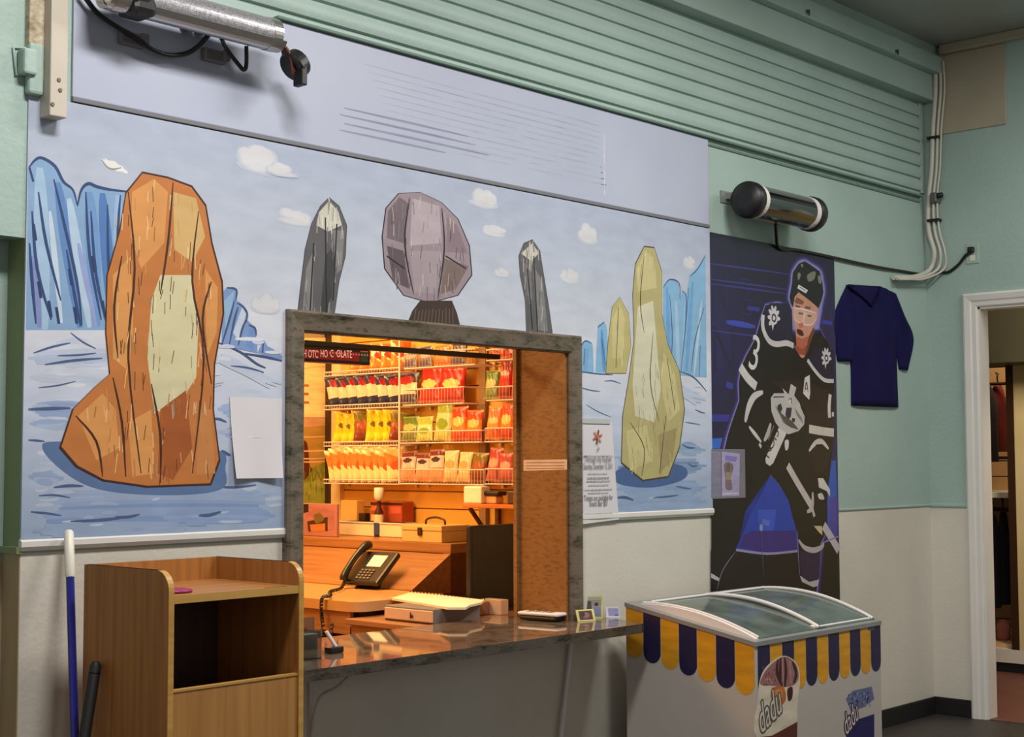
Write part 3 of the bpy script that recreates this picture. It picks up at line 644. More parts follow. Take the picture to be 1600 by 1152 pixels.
# faint lettering and light bars of the backdrop
for t, p, s in (('NG', A((60, 760))[0], .30), ('N', B((70, 230))[0], .34)):
    P.text(t, P.loc(*p), s, (46, 40, 88), rot=0, sx=.9)
    P.text(t, (P.loc(*p)[0]+.008, P.loc(*p)[1]-.006), s, (34, 30, 62), sx=.88)
for y0 in (300, 440, 480, 900): P.stroke(A((50, y0), (400, y0+45), (760, y0+95)), .008, (58, 54, 128))
P.stroke(A((200, 825), (330, 845), (460, 868)), .03, (58, 70, 170)); P.stroke(A((390, 700), (500, 712)), .03, (50, 52, 130)); P.stroke(A((1040, 820), (1150, 835)), .03, (48, 60, 160))
P.px(B((50, 840), (210, 830), (190, 930), (50, 930)), (48, 104, 196)); P.stroke(B((60, 650), (240, 655)), .05, (50, 52, 140)); P.stroke(B((200, 350), (260, 370)), .04, (54, 62, 150))
# floor of the rink, blue glow between the legs
P.px(C3((60, 760), (280, 760), (540, 795), (800, 770), (1150, 650), (1165, 1500), (60, 1500)), (26, 23, 23))
P.px(C3((280, 760), (330, 640), (390, 480), (480, 310), (575, 120), (640, 190), (720, 320), (760, 500), (805, 520), (800, 770), (540, 795)), (38, 66, 168))
P.px(C3((300, 745), (340, 640), (420, 600), (780, 600), (800, 765), (540, 790)), (58, 44, 120)); P.px(C3((460, 420), (620, 420), (600, 600), (470, 600)), (52, 84, 190)); P.stroke(C3((500, 520), (560, 540)), .04, (88, 110, 196))
P.px(C3((1070, 0), (1130, 0), (1142, 640), (1060, 680), (1060, 300)), (44, 92, 184)); P.px(C3((1075, 330), (1140, 300), (1145, 640), (1062, 680)), (76, 70, 158))
# glow around the figure, then the figure
GL = (120, 110, 180)
fig = [(1196, 477), (1189, 498), (1180, 530), (1166, 556), (1158, 574), (1154, 600), (1155, 626), (1146, 652), (1137, 680), (1131, 706), (1112, 735), (1112, 916), (1122, 908), (1130, 888), (1155, 845), (1164, 800), (1184, 770), (1204, 742), (1218, 758), (1232, 782), (1240, 812), (1247, 840), (1252, 925), (1276, 925), (1282, 850), (1292, 830), (1292, 780), (1300, 712), (1303, 640), (1303, 560), (1292, 532), (1274, 508), (1270, 500), (1240, 500), (1234, 478), (1214, 473)]
c = (1215, 690)
for ex, ey, gc in ((1.09, 1.02, (42, 36, 84)), (1.06, 1.014, (60, 50, 116)), (1.035, 1.009, (96, 86, 156)), (1.015, 1.004, (140, 132, 190))):
    P.px([(c[0]+(x-c[0])*ex, c[1]+(y-c[1])*ey) if 1116 < x < 1290 else (x, y) for x, y in fig], gc)
P.px(fig, (22, 20, 21))
P.px(B((600, 320), (900, 320), (1160, 430), (1165, 720), (940, 740), (900, 560)), (40, 28, 27))
hd_ = A((785, 690), (765, 600), (785, 470), (795, 380), (848, 296), (905, 272), (962, 306), (1044, 366), (1070, 470), (1080, 560), (1066, 625), (1030, 860), (1040, 880), (790, 880)); hc = A((920, 560))[0]
for ex, gc in ((1.22, (42, 36, 84)), (1.15, (60, 50, 116)), (1.09, (92, 82, 152)), (1.04, (136, 128, 186))): P.px([(hc[0]+(x-hc[0])*ex, hc[1]+(y-hc[1])*(1+(ex-1)*.7)) for x, y in hd_], gc, True)
P.px(A((800, 620), (850, 560), (960, 640), (1022, 700), (1020, 790), (985, 870), (960, 960), (935, 1050), (890, 1150), (840, 1080), (822, 900), (800, 760)), (196, 140, 116), True)     # face and neck
P.px(B((805, 0), (945, 0), (910, 90), (850, 80)), (150, 76, 52))
P.px(A((940, 960), (985, 870), (1000, 900), (960, 1000), (930, 1100), (900, 1150)), (110, 56, 44))
P.px(A((800, 700), (830, 690), (1000, 740), (1010, 800), (960, 850), (880, 840), (810, 800)), (202, 160, 144), True)      # visor sheen
P.px(A((850, 735), (895, 745), (890, 762), (852, 756)), (120, 84, 72)); P.px(A((930, 760), (968, 764), (962, 782), (930, 778)), (118, 84, 74)); P.px(A((895, 740), (915, 745), (900, 830), (880, 836)), (222, 178, 160)); P.stroke(A((808, 700), (900, 712), (1008, 745)), .006, (226, 214, 214)); P.stroke(A((812, 802), (880, 842), (960, 852), (1010, 800)), .005, (226, 214, 214))
P.px(A((810, 640), (835, 600), (900, 640), (890, 670), (830, 660)), (128, 82, 62)); P.px(A((910, 680), (960, 690), (950, 715), (905, 705)), (110, 84, 78)); P.px(A((822, 668), (868, 684), (860, 700), (822, 690)), (112, 84, 78))
P.px(A((850, 840), (888, 830), (896, 870), (860, 880)), (192, 104, 86)); P.px(A((836, 890), (880, 900), (896, 945), (872, 950), (840, 930)), (74, 26, 28), True)
P.px(A((832, 960), (880, 975), (940, 960), (900, 1060), (840, 1040)), (176, 96, 70), True)
P.px(A((780, 660), (768, 600), (790, 480), (798, 380), (850, 300), (905, 278), (960, 312), (1040, 370), (1064, 470), (1074, 560), (1060, 620), (1030, 702), (960, 640), (850, 556), (815, 600), (800, 690)), (23, 23, 24))       # helmet
for pts in (A((850, 380), (870, 400), (850, 450), (840, 410)), A((930, 400), (1000, 370), (990, 440), (940, 460)), A((1025, 410), (1050, 420), (1054, 480), (1030, 470)), A((868, 310), (890, 305), (885, 335))): P.px(pts, (120, 118, 104), True)
P.px(A((850, 488), (935, 540), (915, 568), (838, 522)), (206, 204, 204)); P.stroke(A((862, 512), (915, 545)), .006, (90, 90, 90))
P.px(A((560, 680), (600, 655), (760, 655), (790, 720), (800, 1020), (700, 1020), (610, 1010), (540, 900), (535, 760)), (32, 28, 52))      # shoulder yoke
P.stroke(A((530, 760), (530, 880), (580, 990), (650, 1025), (740, 1015), (805, 1040)), .03, (196, 190, 190), taper=False)
def crest(cx_, cy_, s, col=(198, 194, 196), dk=(40, 36, 52)):
    q = P.loc(cx_, cy_)
    for k in range(7):
        a = -PI*.1+k*PI*.2; P.ell((q[0]+.42*s*math.cos(a+.3), q[1]+.5*s*math.sin(a+.3)), .14*s, .3*s, col, rot=a-PI/2+.3, n=8)
    P.ell(q, .42*s, .42*s, col, n=12); P.ell(q, .28*s, .28*s, dk, n=8); P.ell(q, .16*s, .16*s, col, n=6)
    P.poly([(q[0]-.35*s, q[1]-.2*s), (q[0]-.15*s, q[1]-.8*s), (q[0]+.02*s, q[1]-.3*s)], col)
crest(1209, 497, .085); 
P.px(B((1000, 20), (1165, 40), (1168, 320), (1100, 310), (1010, 230), (940, 130)), (32, 28, 52)); P.stroke(B((930, 130), (1000, 230), (1080, 310), (1166, 320)), .022, (196, 190, 190), taper=False); crest(1291, 560, .075)
P.text('3', P.loc(1169, 574), .26, (206, 202, 202), rot=-.28, sx=.8)
P.stroke(B((325, 190), (390, 290), (470, 370)), .048, (200, 196, 194), taper=False)
P.stroke(B((530, 420), (450, 460), (400, 560), (370, 690)), .042, (196, 192, 190)); P.stroke(B((405, 730), (460, 800), (515, 870)), .022, (200, 196, 194)); P.stroke(B((495, 885), (515, 915)), .025, (190, 186, 184)); P.stroke(B((600, 700), (575, 790), (540, 860)), .03, (180, 176, 174)); P.stroke(B((630, 720), (600, 800), (575, 850)), .014, (120, 116, 114))
P.px(B((905, 290), (950, 265), (955, 430), (945, 490), (890, 430)), (208, 204, 202)); P.stroke(B((905, 420), (920, 330), (935, 420)), .01, (60, 56, 56)); P.stroke(B((908, 390), (934, 390)), .008, (60, 56, 56))
# big chest crest: crown over a shield shape
P.px(B((600, 470), (630, 430), (720, 430), (705, 385), (760, 440), (780, 345), (830, 380), (810, 450), (860, 520), (870, 560), (905, 640), (900, 710), (850, 770), (760, 800), (690, 760), (640, 690), (605, 590)), (186, 182, 180))
for pts in (B((625, 458), (720, 458), (720, 468), (620, 470)), B((660, 540), (690, 520), (705, 570), (685, 610), (662, 580)), B((740, 560), (790, 560), (780, 640), (750, 680), (730, 620)), B((790, 650), (820, 660), (815, 690), (790, 690)), B((760, 480), (785, 470), (790, 520), (765, 520))): P.px(pts, (52, 46, 60))
for k in range(9): P.stroke(B((640+8*k, 540+18*k), (700+10*k, 620+14*k), (800+6*k, 690+8*k)), .006, (84, 78, 76))
for k in range(5): P.stroke(B((815+14*k, 560+20*k), (840+12*k, 640+16*k)), .006, (90, 84, 82))
P.ell(B((772, 505))[0], .012, .014, (200, 198, 196), px=True)
P.px(B((670, 740), (740, 790), (620, 1060), (590, 1085), (555, 1060), (550, 1020)), (204, 200, 198)); 
for t, p in (('N', B((585, 1020))[0]), ('O', B((615, 950))[0]), ('T', B((640, 890))[0]), ('S', B((662, 830))[0])): P.text(t, P.loc(*p), .085, (40, 36, 36), rot=1.1)
P.px(B((725, 860), (760, 855), (755, 930), (730, 940)), (200, 196, 196), True)
P.stroke(B((1135, 440), (1125, 560), (1130, 650)), .03, (204, 200, 198), taper=False); P.px(B((1150, 600), (1168, 600), (1168, 640), (1150, 640)), (200, 196, 194))
P.stroke(B((945, 750), (1050, 770), (1168, 785)), .045, (204, 196, 186), taper=False); P.stroke(B((945, 950), (1000, 880), (1060, 865), (1120, 930)), .03, (202, 194, 186)); P.px(B((965, 960), (1010, 890), (1070, 890), (1110, 960), (1110, 1100), (1060, 1150), (980, 1150)), (36, 26, 26))
# stick, glove edge, socks
P.stroke(C3((715, 40), (800, 190), (920, 390)), .042, (196, 184, 180), taper=False); P.stroke(C3((930, 270), (925, 400), (880, 440)), .03, (186, 174, 170)); P.stroke(C3((920, 390), (945, 480)), .03, (190, 180, 176)); P.px(C3((940, 560), (1010, 560), (1015, 640), (990, 620)), (196, 180, 132))
P.px(C3((975, 150), (1020, 150), (1080, 250), (1078, 310), (1050, 260), (985, 230)), (206, 200, 198)); P.px(C3((975, 290), (1010, 280), (1030, 330), (990, 330)), (196, 190, 184), True)
P.stroke(C3((1025, 555), (1090, 660), (1155, 770)), .05, (188, 178, 186), taper=False)
P.px(C3((820, 780), (1000, 770), (985, 1010), (900, 1040), (825, 990)), (44, 32, 62)); P.stroke(C3((810, 680), (860, 745), (940, 768), (1010, 740), (1025, 700)), .03, (180, 170, 170)); P.px(C3((820, 985), (900, 1040), (985, 1020), (975, 1075), (935, 1085), (840, 1040)), (186, 178, 178))
P.px(C3((60, 965), (135, 1010), (128, 1035), (60, 1005)), (186, 180, 184))
P.stroke(C3((275, 765), (540, 798), (800, 775)), .012, (150, 140, 176), taper=False); P.stroke(C3((270, 780), (160, 940), (110, 1110)), .008, (110, 104, 120)); P.stroke(C3((800, 600), (805, 760), (820, 980)), .008, (130, 112, 160)); P.stroke(C3((1030, 700), (1150, 650)), .012, (140, 130, 160)); P.stroke(C3((490, 570), (500, 800), (510, 1000)), .005, (90, 86, 120))
P.ell(C3((490, 575))[0], .014, .018, (150, 150, 180), px=True)
P.build('print', POSTERM, poster)
# plastic sleeve with a small flyer taped over the poster
a, b = wy(1112, 702, -.012), wy(1165, 778, -.012); w = MB(); w.box(a.x, b.x, -.012, -.009, b.z, a.z, .001)
sl = tag(w.build('plastic_sleeve', mat('dull_sleeve', (122, 118, 128), .25)), 'grey plastic document sleeve fixed over the lower left of the hockey poster', 'sleeve')
P = Paint((0, -.0123, 0), (1, 0, 0), (0, 0, 1)); P.px([(1112, 705), (1126, 706), (1126, 776), (1112, 777)], (132, 128, 150)); P.px([(1128, 706), (1156, 709), (1155, 775), (1128, 776)], (164, 156, 192)); P.px([(1133, 712), (1152, 714), (1150, 722), (1133, 720)], (128, 116, 180)); P.px([(1131, 728), (1136, 722), (1143, 724), (1146, 732), (1142, 745), (1144, 764), (1134, 764), (1133, 744)], (124, 104, 110), True); P.ell((1138, 731), .014, .02, (96, 92, 84), px=True); P.px([(1134, 738), (1142, 738), (1142, 750), (1134, 750)], (150, 134, 110)); P.stroke([(1128, 772), (1154, 771)], .01, (196, 188, 206))
P.build('flyer', PRINT, sl)

# ================================================================== papers on the mural
def sheet(name, px4, y, label, curl=.012, m=PAPERW):
    """paper sheet whose lower corners lift off the wall"""
    q = [wy(*p, y) for p in px4]; n = 10; w = MB(); v = []
    for j in range(n+1):
        for i in range(n+1):
            u, t = i/n, j/n; top = q[0].lerp(q[1], u); bot = q[3].lerp(q[2], u); p = top.lerp(bot, t)
            v.append((p.x, y-curl*(t**2)*(.3+.7*abs(u-.5)*2)-(.0015*math.sin(PI*min(1, abs(t-.5)*6)) if False else 0), p.z))
    f = [[j*(n+1)+i, j*(n+1)+i+1, (j+1)*(n+1)+i+1, (j+1)*(n+1)+i] for j in range(n) for i in range(n)]
    w.add(v, f, 0, True); w.add([(x, yy+.0012, z) for x, yy, z in v], [list(reversed(a)) for a in f], 0, True)
    return tag(w.build(name, m), label, 'paper')
bp = sheet('paper_sheet', [(359, 620), (441, 623), (437, 747), (364, 748)], -.0125, 'blank white paper sheet with a middle crease on the mural left of the window', .02)
P = Paint((0, -.0150, 0), (1, 0, 0), (0, 0, 1)); P.stroke([(361, 683), (400, 683), (438, 684)], .004, (232, 228, 230), taper=False); P.build('crease', PRINT, bp)
fl = sheet('event_flyer', [(902, 660), (956, 659), (966, 812), (905, 820)], -.0125, 'white printed event flyer taped to the mural right of the service window', .004)
P = Paint((0, -.0172, 0), (1, 0, 0), (0, 0, 1)); K = (110, 108, 112); KG = (184, 180, 184)
xa, xb = P.loc(912, 700)[0], P.loc(957, 700)[0]; xm = (xa+xb)/2
q = P.loc(934, 683)
for k in range(6): a = .3+k*PI/3; P.stroke([q, (q[0]+.032*math.cos(a), q[1]+.032*math.sin(a))], .012, [(190, 96, 70), (120, 60, 50), (206, 140, 100)][k % 3], px=False)
P.stroke([(935, 685), (935, 698)], .004, (196, 180, 184)); P.text('JP', (xm, P.loc(935, 705)[1]), .022, K, center=True)
def bar(py, wd, col=KG):
    hw = (xb-xa)*wd/2; z_ = P.loc(934, py)[1]; x = xm-hw; r_ = random.Random(py)
    while x < xm+hw-.004:
        l_ = min(r_.uniform(.008, .022), xm+hw-x); P.stroke([(x, z_), (x+l_, z_)], .0045, col, px=False, taper=False); x += l_+.004
def ln(py, t, s, col, wd=1.0): P.text(t, (xm, P.loc(934, py)[1]), s, col, center=True, width=(xb-xa)*wd)
bar(712, .9, KG); ln(722, '"Through my Illusion"', .04, (104, 102, 108), 1.0); ln(733, 'Saturday, December 13, 2011', .036, (96, 94, 98), 1.0)
bar(740, .7, KG); bar(747, .75, (140, 136, 140)); bar(752, .8, (150, 146, 150)); bar(758, .7, KG)
bar(765, .95, KG); bar(770, .7, (196, 180, 180))
ln(782, 'Tickets are available for', .034, (78, 76, 80), 1.0); ln(791, 'Snack Bar $5!', .036, (78, 76, 80), .62); bar(803, .95, KG); bar(806, .6, KG)
P.build('lettering', PRINT, fl)
w = MB(); a, b = wy(903, 655, -.014), wy(953, 660, -.014); w.box(a.x, b.x, -.0165, -.0125, b.z-.008, a.z+.004, .0005); w.build('tape', mat('clear_tape', (188, 190, 188), .3), fl)
# ================================================================== jersey on the wall
def cloth_strip(L, R, y0, bulge, n=18, m=10, wr=.004, seed=1):
    """cloth panel between two edge lines given as pixels on plane y0, front bulging, closed at the back"""
    rnd = random.Random(seed); ph = [rnd.uniform(0, 6) for _ in range(4)]
    def samp(pts, t):
        pts = smooth_open(pts, 4) if len(pts) > 2 else pts
        s = [0]
        for a, b in zip(pts, pts[1:]): s.append(s[-1]+math.hypot(b[0]-a[0], b[1]-a[1]))
        d = t*s[-1]
        for i in range(len(pts)-1):
            if d <= s[i+1] or i == len(pts)-2:
                u = (d-s[i])/((s[i+1]-s[i]) or 1); return (pts[i][0]+(pts[i+1][0]-pts[i][0])*u, pts[i][1]+(pts[i+1][1]-pts[i][1])*u)
    v = []
    for j in range(n+1):
        l, r = samp(L, j/n), samp(R, j/n)
        for i in range(m+1):
            u = i/m; p = wy(l[0]+(r[0]-l[0])*u, l[1]+(r[1]-l[1])*u, y0)
            d = bulge*(1-(2*u-1)**2)**.5 + wr*math.sin(6*u+ph[0]+2.2*j/n)*math.sin(PI*u) + wr*.7*math.sin(11*u+ph[1]-3*j/n)*math.sin(PI*u)
            v.append((p.x, y0-d, p.z))
    k = len(v); bk = [(x, y0+.004, z) for x, y, z in v]
    f = [[j*(m+1)+i, j*(m+1)+i+1, (j+1)*(m+1)+i+1, (j+1)*(m+1)+i] for j in range(n) for i in range(m)]
    fb = [[k+a for a in reversed(q)] for q in f]
    side = []
    for j in range(n):
        for i in (0, m): side.append([j*(m+1)+i, (j+1)*(m+1)+i, k+(j+1)*(m+1)+i, k+j*(m+1)+i])
    for i in range(m):
        for j in (0, n): side.append([j*(m+1)+i, j*(m+1)+i+1, k+j*(m+1)+i+1, k+j*(m+1)+i])
    w = MB(); w.add(v+bk, f+fb+side, 0, True); return w
q = wy(1365, 637, -.01)
jr = thing('hockey_jersey', 'dark navy hockey jersey hung flat on the mint wall right of the poster', 'jersey', loc=(q.x, -.01, q.z))
cloth_strip([(1323, 445), (1325, 500), (1330, 565), (1331, 634)], [(1377, 448), (1402, 470), (1401, 550), (1404, 637)], -.007, .014, seed=2).build('jersey_body', NAVY, jr)
cloth_strip([(1324, 445), (1312, 470), (1302, 499), (1304, 530), (1309, 565)], [(1327, 452), (1334, 500), (1335, 530), (1332, 565)], -.005, .012, seed=3).build('sleeve', NAVY, jr)
cloth_strip([(1378, 449), (1390, 500), (1400, 545), (1405, 577)], [(1401, 461), (1414, 494), (1428, 530), (1418, 579)], -.005, .012, seed=4).build('sleeve', NAVY, jr)
w = MB(); w.tube([wy(1326, 447, -.022), wy(1345, 462, -.027), wy(1362, 478, -.030), wy(1372, 464, -.027), wy(1375, 450, -.02)], .008, 6); w.tube([wy(1326, 446, -.014), wy(1350, 448, -.014), wy(1375, 449, -.014)], .007, 6)
w.build('collar', NAVYD, jr)

# ================================================================== heat lamps
def heater(name, label, pL, pR, y, r, mesh=False):
    a, b = wy(*pL, y), wy(*pR, y); z = (a.z+b.z)/2; x0, x1 = a.x, b.x
    t = thing(name, label, 'heater', loc=(x0, y, z)); n = 20
    # housing: a trough, open towards the front and below
    def arc(rr, t0, t1, k=n): return [(y+rr*math.cos(t0+(t1-t0)*i/k), z+rr*math.sin(t0+(t1-t0)*i/k)) for i in range(k+1)]
    t0, t1 = (math.radians(-152), math.radians(105)) if mesh else (math.radians(-65), math.radians(150))
    te = t0+2*PI
    o_, i_ = arc(r, t0, t1), arc(r-.006, t0, t1)
    w = MB(); w.prism(o_+i_[::-1], 'X', x0+.03, x1-.03); h = w.build('housing', CHROME, t)
    w = MB(); w.prism(arc(r-.012, t0, t1)+arc(r-.016, t0, t1)[::-1], 'X', x0+.05, x1-.05); w.build('reflector', REFLECT if not mesh else CHROME, t)
    w = MB(); w.prism(arc(r*.98, t1, te, 14)+arc(r*.98-.003, t1, te, 14)[::-1], 'X', x0+.075, x1-.075); w.build('front_grille' if mesh else 'glass_shield', GRID if mesh else glassy('heater_glass', (120, 112, 100), .05, .12), t)
    for xs in (x0+.05, x1-.085):
        w = MB(); w.prism(arc(r+.002, 0, 2*PI, 30)[:-1], 'X', xs, xs+.035); w.build('clamp_band', CHROME if mesh else WHITEPL, t)
    w = MB(); w.tube([(x0+.06, y-.2*r, z-.15*r), (x1-.06, y-.2*r, z-.15*r)], r*.22, 10); w.build('quartz_tube', LAMPW, t)
    return t, x0, x1, z
def cap(w, x, s, y, z, r):
    w.lathe((x, y, z), [(r*1.02, 0), (r*1.06, s*.012), (r*1.06, s*.045), (r*.98, s*.062), (r*.55, s*.072)], 24, axis='X')
h1, hx0, hx1, hz = heater('infrared_heater', 'black capped tube heater on the wall above the hockey poster', (1166, 309), (1270, 338), -.14, .082)
w = MB(); cap(w, hx0+.05, -1, -.14, hz, .086); w.build('end_cap', DULLBLK, h1)
w = MB(); cap(w, hx1-.05, 1, -.14, hz, .086); w.build('end_cap', DULLBLK, h1)
BRK = mat('grey_bracket', (128, 134, 128), .5)
w = MB(); w.box(hx0+.02, hx0+.06, -.10, -.001, hz+.02, hz+.05); w.box(hx0-.02, hx0+.06, -.006, -.001, hz+.0, hz+.06); w.build('wall_bracket', BRK, h1)
w = MB(); w.box(hx1-.15, hx1-.1, -.08, -.001, hz-.02, hz+.03); w.build('wall_bracket', BRK, h1)
h2, gx0, gx1, gz = heater('infrared_heater', 'long bright metal tube heater with its broken end cap above the mural', (150, -14), (446, 57), -.15, .055, True)
w = MB(); cap(w, gx0+.16, -1, -.15, gz, .056); w.box(gx0+.1, gx0+.19, -.205, -.1, gz-.06, gz+.055, .02); w.build('end_cap', DULLBLK, h2)
ec = wy(462, 92, -.15); w = MB(); Mx = Matrix.Translation(ec) @ Matrix.Rotation(.5, 4, 'Y')
bm = bmesh.new(); bmesh.ops.create_cone(bm, cap_ends=True, segments=18, radius1=.055, radius2=.05, depth=.05); bmesh.ops.bevel(bm, geom=bm.edges[:], offset=.006, segments=1, affect='EDGES'); bmesh.ops.transform(bm, matrix=Matrix.Translation(ec+Vector((.0, 0, -.02))) @ Matrix.Rotation(.9, 4, 'Y'), verts=bm.verts[:]); w.from_bm(bm)
w.box(-.012, .012, -.05, .0, -.1, -.03, .004, M=Matrix.Translation(ec)); w.build('broken_end_cap', DULLBLK, h2)
w = MB()
for i in range(5): w.tube(smooth_open([(gx1-.02, -.15, gz-.02), (gx1+.0+.008*i, -.17+.012*i, gz-.05-.01*i), (ec.x-.02+.008*i, -.16, ec.z-.06+.01*(i % 3))], 4), .005, 5)
w.build('loose_wires', mat('copper_brown', (96, 48, 34), .5), h2)
for xk in (gx0+.4, gx1-.28): w = MB(); w.box(xk, xk+.04, -.12, -.0125, gz-.01, gz+.03); w.build('wall_bracket', BRK, h2)
GB = mat('grey_box_paint', (120, 118, 124), .5)
for (px, py, lab) in ((207, 61, 'dark cable junction box under the long heater, nearer its black cap'), (336, 87, 'dark cable junction box under the long heater, nearer its broken end')):
    a = wy(px, py, -.03); w = MB(); w.box(a.x-.045, a.x+.045, -.034, -.012, a.z-.022, a.z+.022, .004); w.box(a.x+.04, a.x+.066, -.03, -.012, a.z-.006, a.z+.03, .004)
    jb = w.build('junction_box', GB); tag(jb, lab, 'box')
    w = MB(); w.box(a.x-.034, a.x+.03, -.0365, -.034, a.z-.014, a.z+.014, .001); w.build('cover_plate', mat('grey_plate', (96, 94, 98), .4), jb)
def cable(name, label, pts, r, m, cat='cable', k=6, n=8):
    w = MB(); w.tube(smooth_open([tuple(p) for p in pts], k), r, n); return tag(w.build(name, m), label, cat)
cable('power_cable', 'black power cable looping under the long broken heater', [wy(128, -12, -.04), wy(150, 18, -.04), wy(180, 40, -.04), wy(215, 60, -.045), wy(235, 76, -.05), wy(262, 86, -.05), wy(290, 84, -.05), wy(310, 72, -.06), wy(328, 52, -.085)], .0085, DULLBLK)
cable('power_cable', 'short black cable hanging in a narrow loop near the broken heater end', [wy(346, 60, -.1), wy(354, 76, -.06), wy(372, 100, -.05), wy(381, 109, -.05), wy(385, 100, -.05), wy(385, 72, -.06)], .0075, DULLBLK)
cable('power_cable', 'black heater cable strung along the poster top to the wall outlet', [wy(1212, 350, -.09), wy(1213, 368, -.05), wy(1215, 384, -.02), wy(1224, 390, -.015), wy(1240, 390, -.015), wy(1262, 394, -.013), wy(1300, 402, -.013), wy(1340, 411, -.013), wy(1380, 419, -.013), wy(1410, 424, -.008), wy(1440, 429, -.008), wx(1454, 430, XR-.008), wx(1468, 426, XR-.010), wx(1482, 425, XR-.012), wx(1498, 413, XR-.016), wx(1508, 400, XR-.018), wx(1519, 392, XR-.03)], .0085, DULLBLK)
# outlet
a = wx(1520, 396, XR); w = MB(); w.box(XR-.006, XR, a.y-.04, a.y+.04, a.z-.06, a.z+.06, .004); ol = tag(w.build('wall_outlet', mat('mint_outlet_plate', (168, 190, 176), .4)), 'small wall outlet with a black plug left above the doorway', 'outlet')
w = MB(); w.box(XR-.035, XR-.006, a.y-.016, a.y+.02, a.z+.004, a.z+.036, .005); w.build('plug', DULLBLK, ol)
w = MB(); w.box(XR-.008, XR-.006, a.y-.016, a.y+.016, a.z-.045, a.z-.012, .001); w.build('socket', IVORY, ol)
# white cable bundle in the corner
bq = wx(1461, 200, XR-.03)
bun = thing('cable_bundle', 'white cable bundle running down the room corner and bending along the wall', 'cable', loc=(bq.x, bq.y, bq.z))
for i, off in enumerate((0, .022, .036)):
    x = XR-.03; pts = [wx(1461+i*2, 96, x), wx(1462+i*2.5, 140, x), wx(1458+i*2, 200, x), wx(1456+i*2, 260, x), wx(1452+i*2, 300, x), wx(1450+i*3, 335, x), wx(1452+i*4, 365, x), wx(1460+i*4, 395, x), wx(1454+i*6, 420, x)]
    pts += [wy(1436, 431+i*2, -.03), wy(1412, 434+i, -.025), wy(1396, 434+i, -.022)]
    w = MB(); w.tube(smooth_open([tuple(p+Vector((0, -off, -.003*i))) for p in pts], 6), (.015, .009, .006)[i], 8); w.build('cable', CABLEW, bun)
for py in (216, 345):
    b = wx(1455, py, XR-.03); w = MB(); w.box(b.x-.02, b.x+.028, b.y-.055, b.y+.02, b.z-.008, b.z+.008, .002); w.build('strap', DULLBLK, bun)
a = wx(1460, 309, XR-.05); w = MB(); w.box(a.x-.02, a.x+.05, a.y-.02, a.y+.02, a.z-.03, a.z+.03, .006)
cl = w.build('pipe_clamp', mat('clamp_grey', (92, 96, 90), .4), bun); tag(cl, 'dark grey clamp box')
w = MB(); w.lathe((a.x, a.y-.02, a.z+.01), [(.016, 0), (.016, -.03), (.01, -.032)], 12, axis='Y'); w.build('knob', DULLBLK, cl)

# ================================================================== waste cabinet with tray top
cx0, cx1, cy0, cy1, cz = 2.362, 2.842, -.62, -.19, 1.196
cab = thing('waste_cabinet', 'beech laminate waste bin cabinet with a tray top left of the window', 'cabinet', loc=((cx0+cx1)/2, (cy0+cy1)/2, 0))
def side_prof(y0, y1, z0, z1, r=.055):
    p = [(y1, z0), (y1, z1)]
    for i in range(9):
        a = PI/2+PI/2*i/8; p.append((y0+r+r*math.cos(a), z1-r+r*math.sin(a)))
    return p+[(y0, z0)]
t = .02
for xs in (cx0, cx1-t):
    w = MB(); w.prism(side_prof(cy0, cy1, .05, cz), 'X', xs, xs+t); sp = w.build('side_panel', BEECH, cab)
    w = MB(); pr = [(y-.0012, z) for y, z in side_prof(cy0, cy1, .05, cz)][1:]; q2 = [(y+.004, z-.002) for y, z in side_prof(cy0, cy1, .05, cz)][1:]
    w.prism(pr+q2[::-1], 'X', xs+.001, xs+t-.001); w.build('edge_band', BEECH_H, sp)
w = MB(); w.box(cx0+t, cx1-t, cy1-.02, cy1, .05, cz); w.build('back_panel', BEECH, cab)
w = MB(); w.box(cx0+t, cx1-t, cy0+.002, cy1-.02, 1.105, 1.127); sh = w.build('tray_shelf', BEECH_TOP, cab)
w = MB(); w.box(cx0+t, cx1-t, cy0+.0, cy0+.002, 1.105, 1.128); w.build('edge_band', BEECH_H, sh)
w = MB(); a = wy(432, 932, cy0+.02); w.box(a.x-.05, a.x+.03, cy0+.005, cy0+.012, 1.1272, 1.1285); w.build('scratch', BROWND, sh)
w = MB(); w.box(cx0+t, cx1-t, cy0+.004, cy0+.022, .1, .862); dp = w.build('front_door', wood('beech_laminate_door', (160, 112, 58), (180, 130, 72), .35), cab)
w = MB(); w.box(cx0+t, cx1-t, cy0+.002, cy0+.0235, .862, .868); w.build('edge_band', BEECH_H, dp)
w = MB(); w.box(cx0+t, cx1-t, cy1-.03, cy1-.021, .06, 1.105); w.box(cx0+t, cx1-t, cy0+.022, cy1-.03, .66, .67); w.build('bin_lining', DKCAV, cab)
w = MB(); w.box(cx0+.01, cx1-.01, cy0+.03, cy1-.01, 0, .05); w.build('plinth', DULLBLK, cab)
a = wz(276, 930, 1.127); w = MB(); w.lathe((cx0+.083, cy0+.10, 1.1275), [(.052, 0), (.056, .003), (.054, .008), (.042, .010), (.02, .007)], 28)
tag(w.build('round_lid', mat('magenta_plastic', (150, 30, 88), .4)), 'round magenta lid lying on the cabinet tray', 'lid')

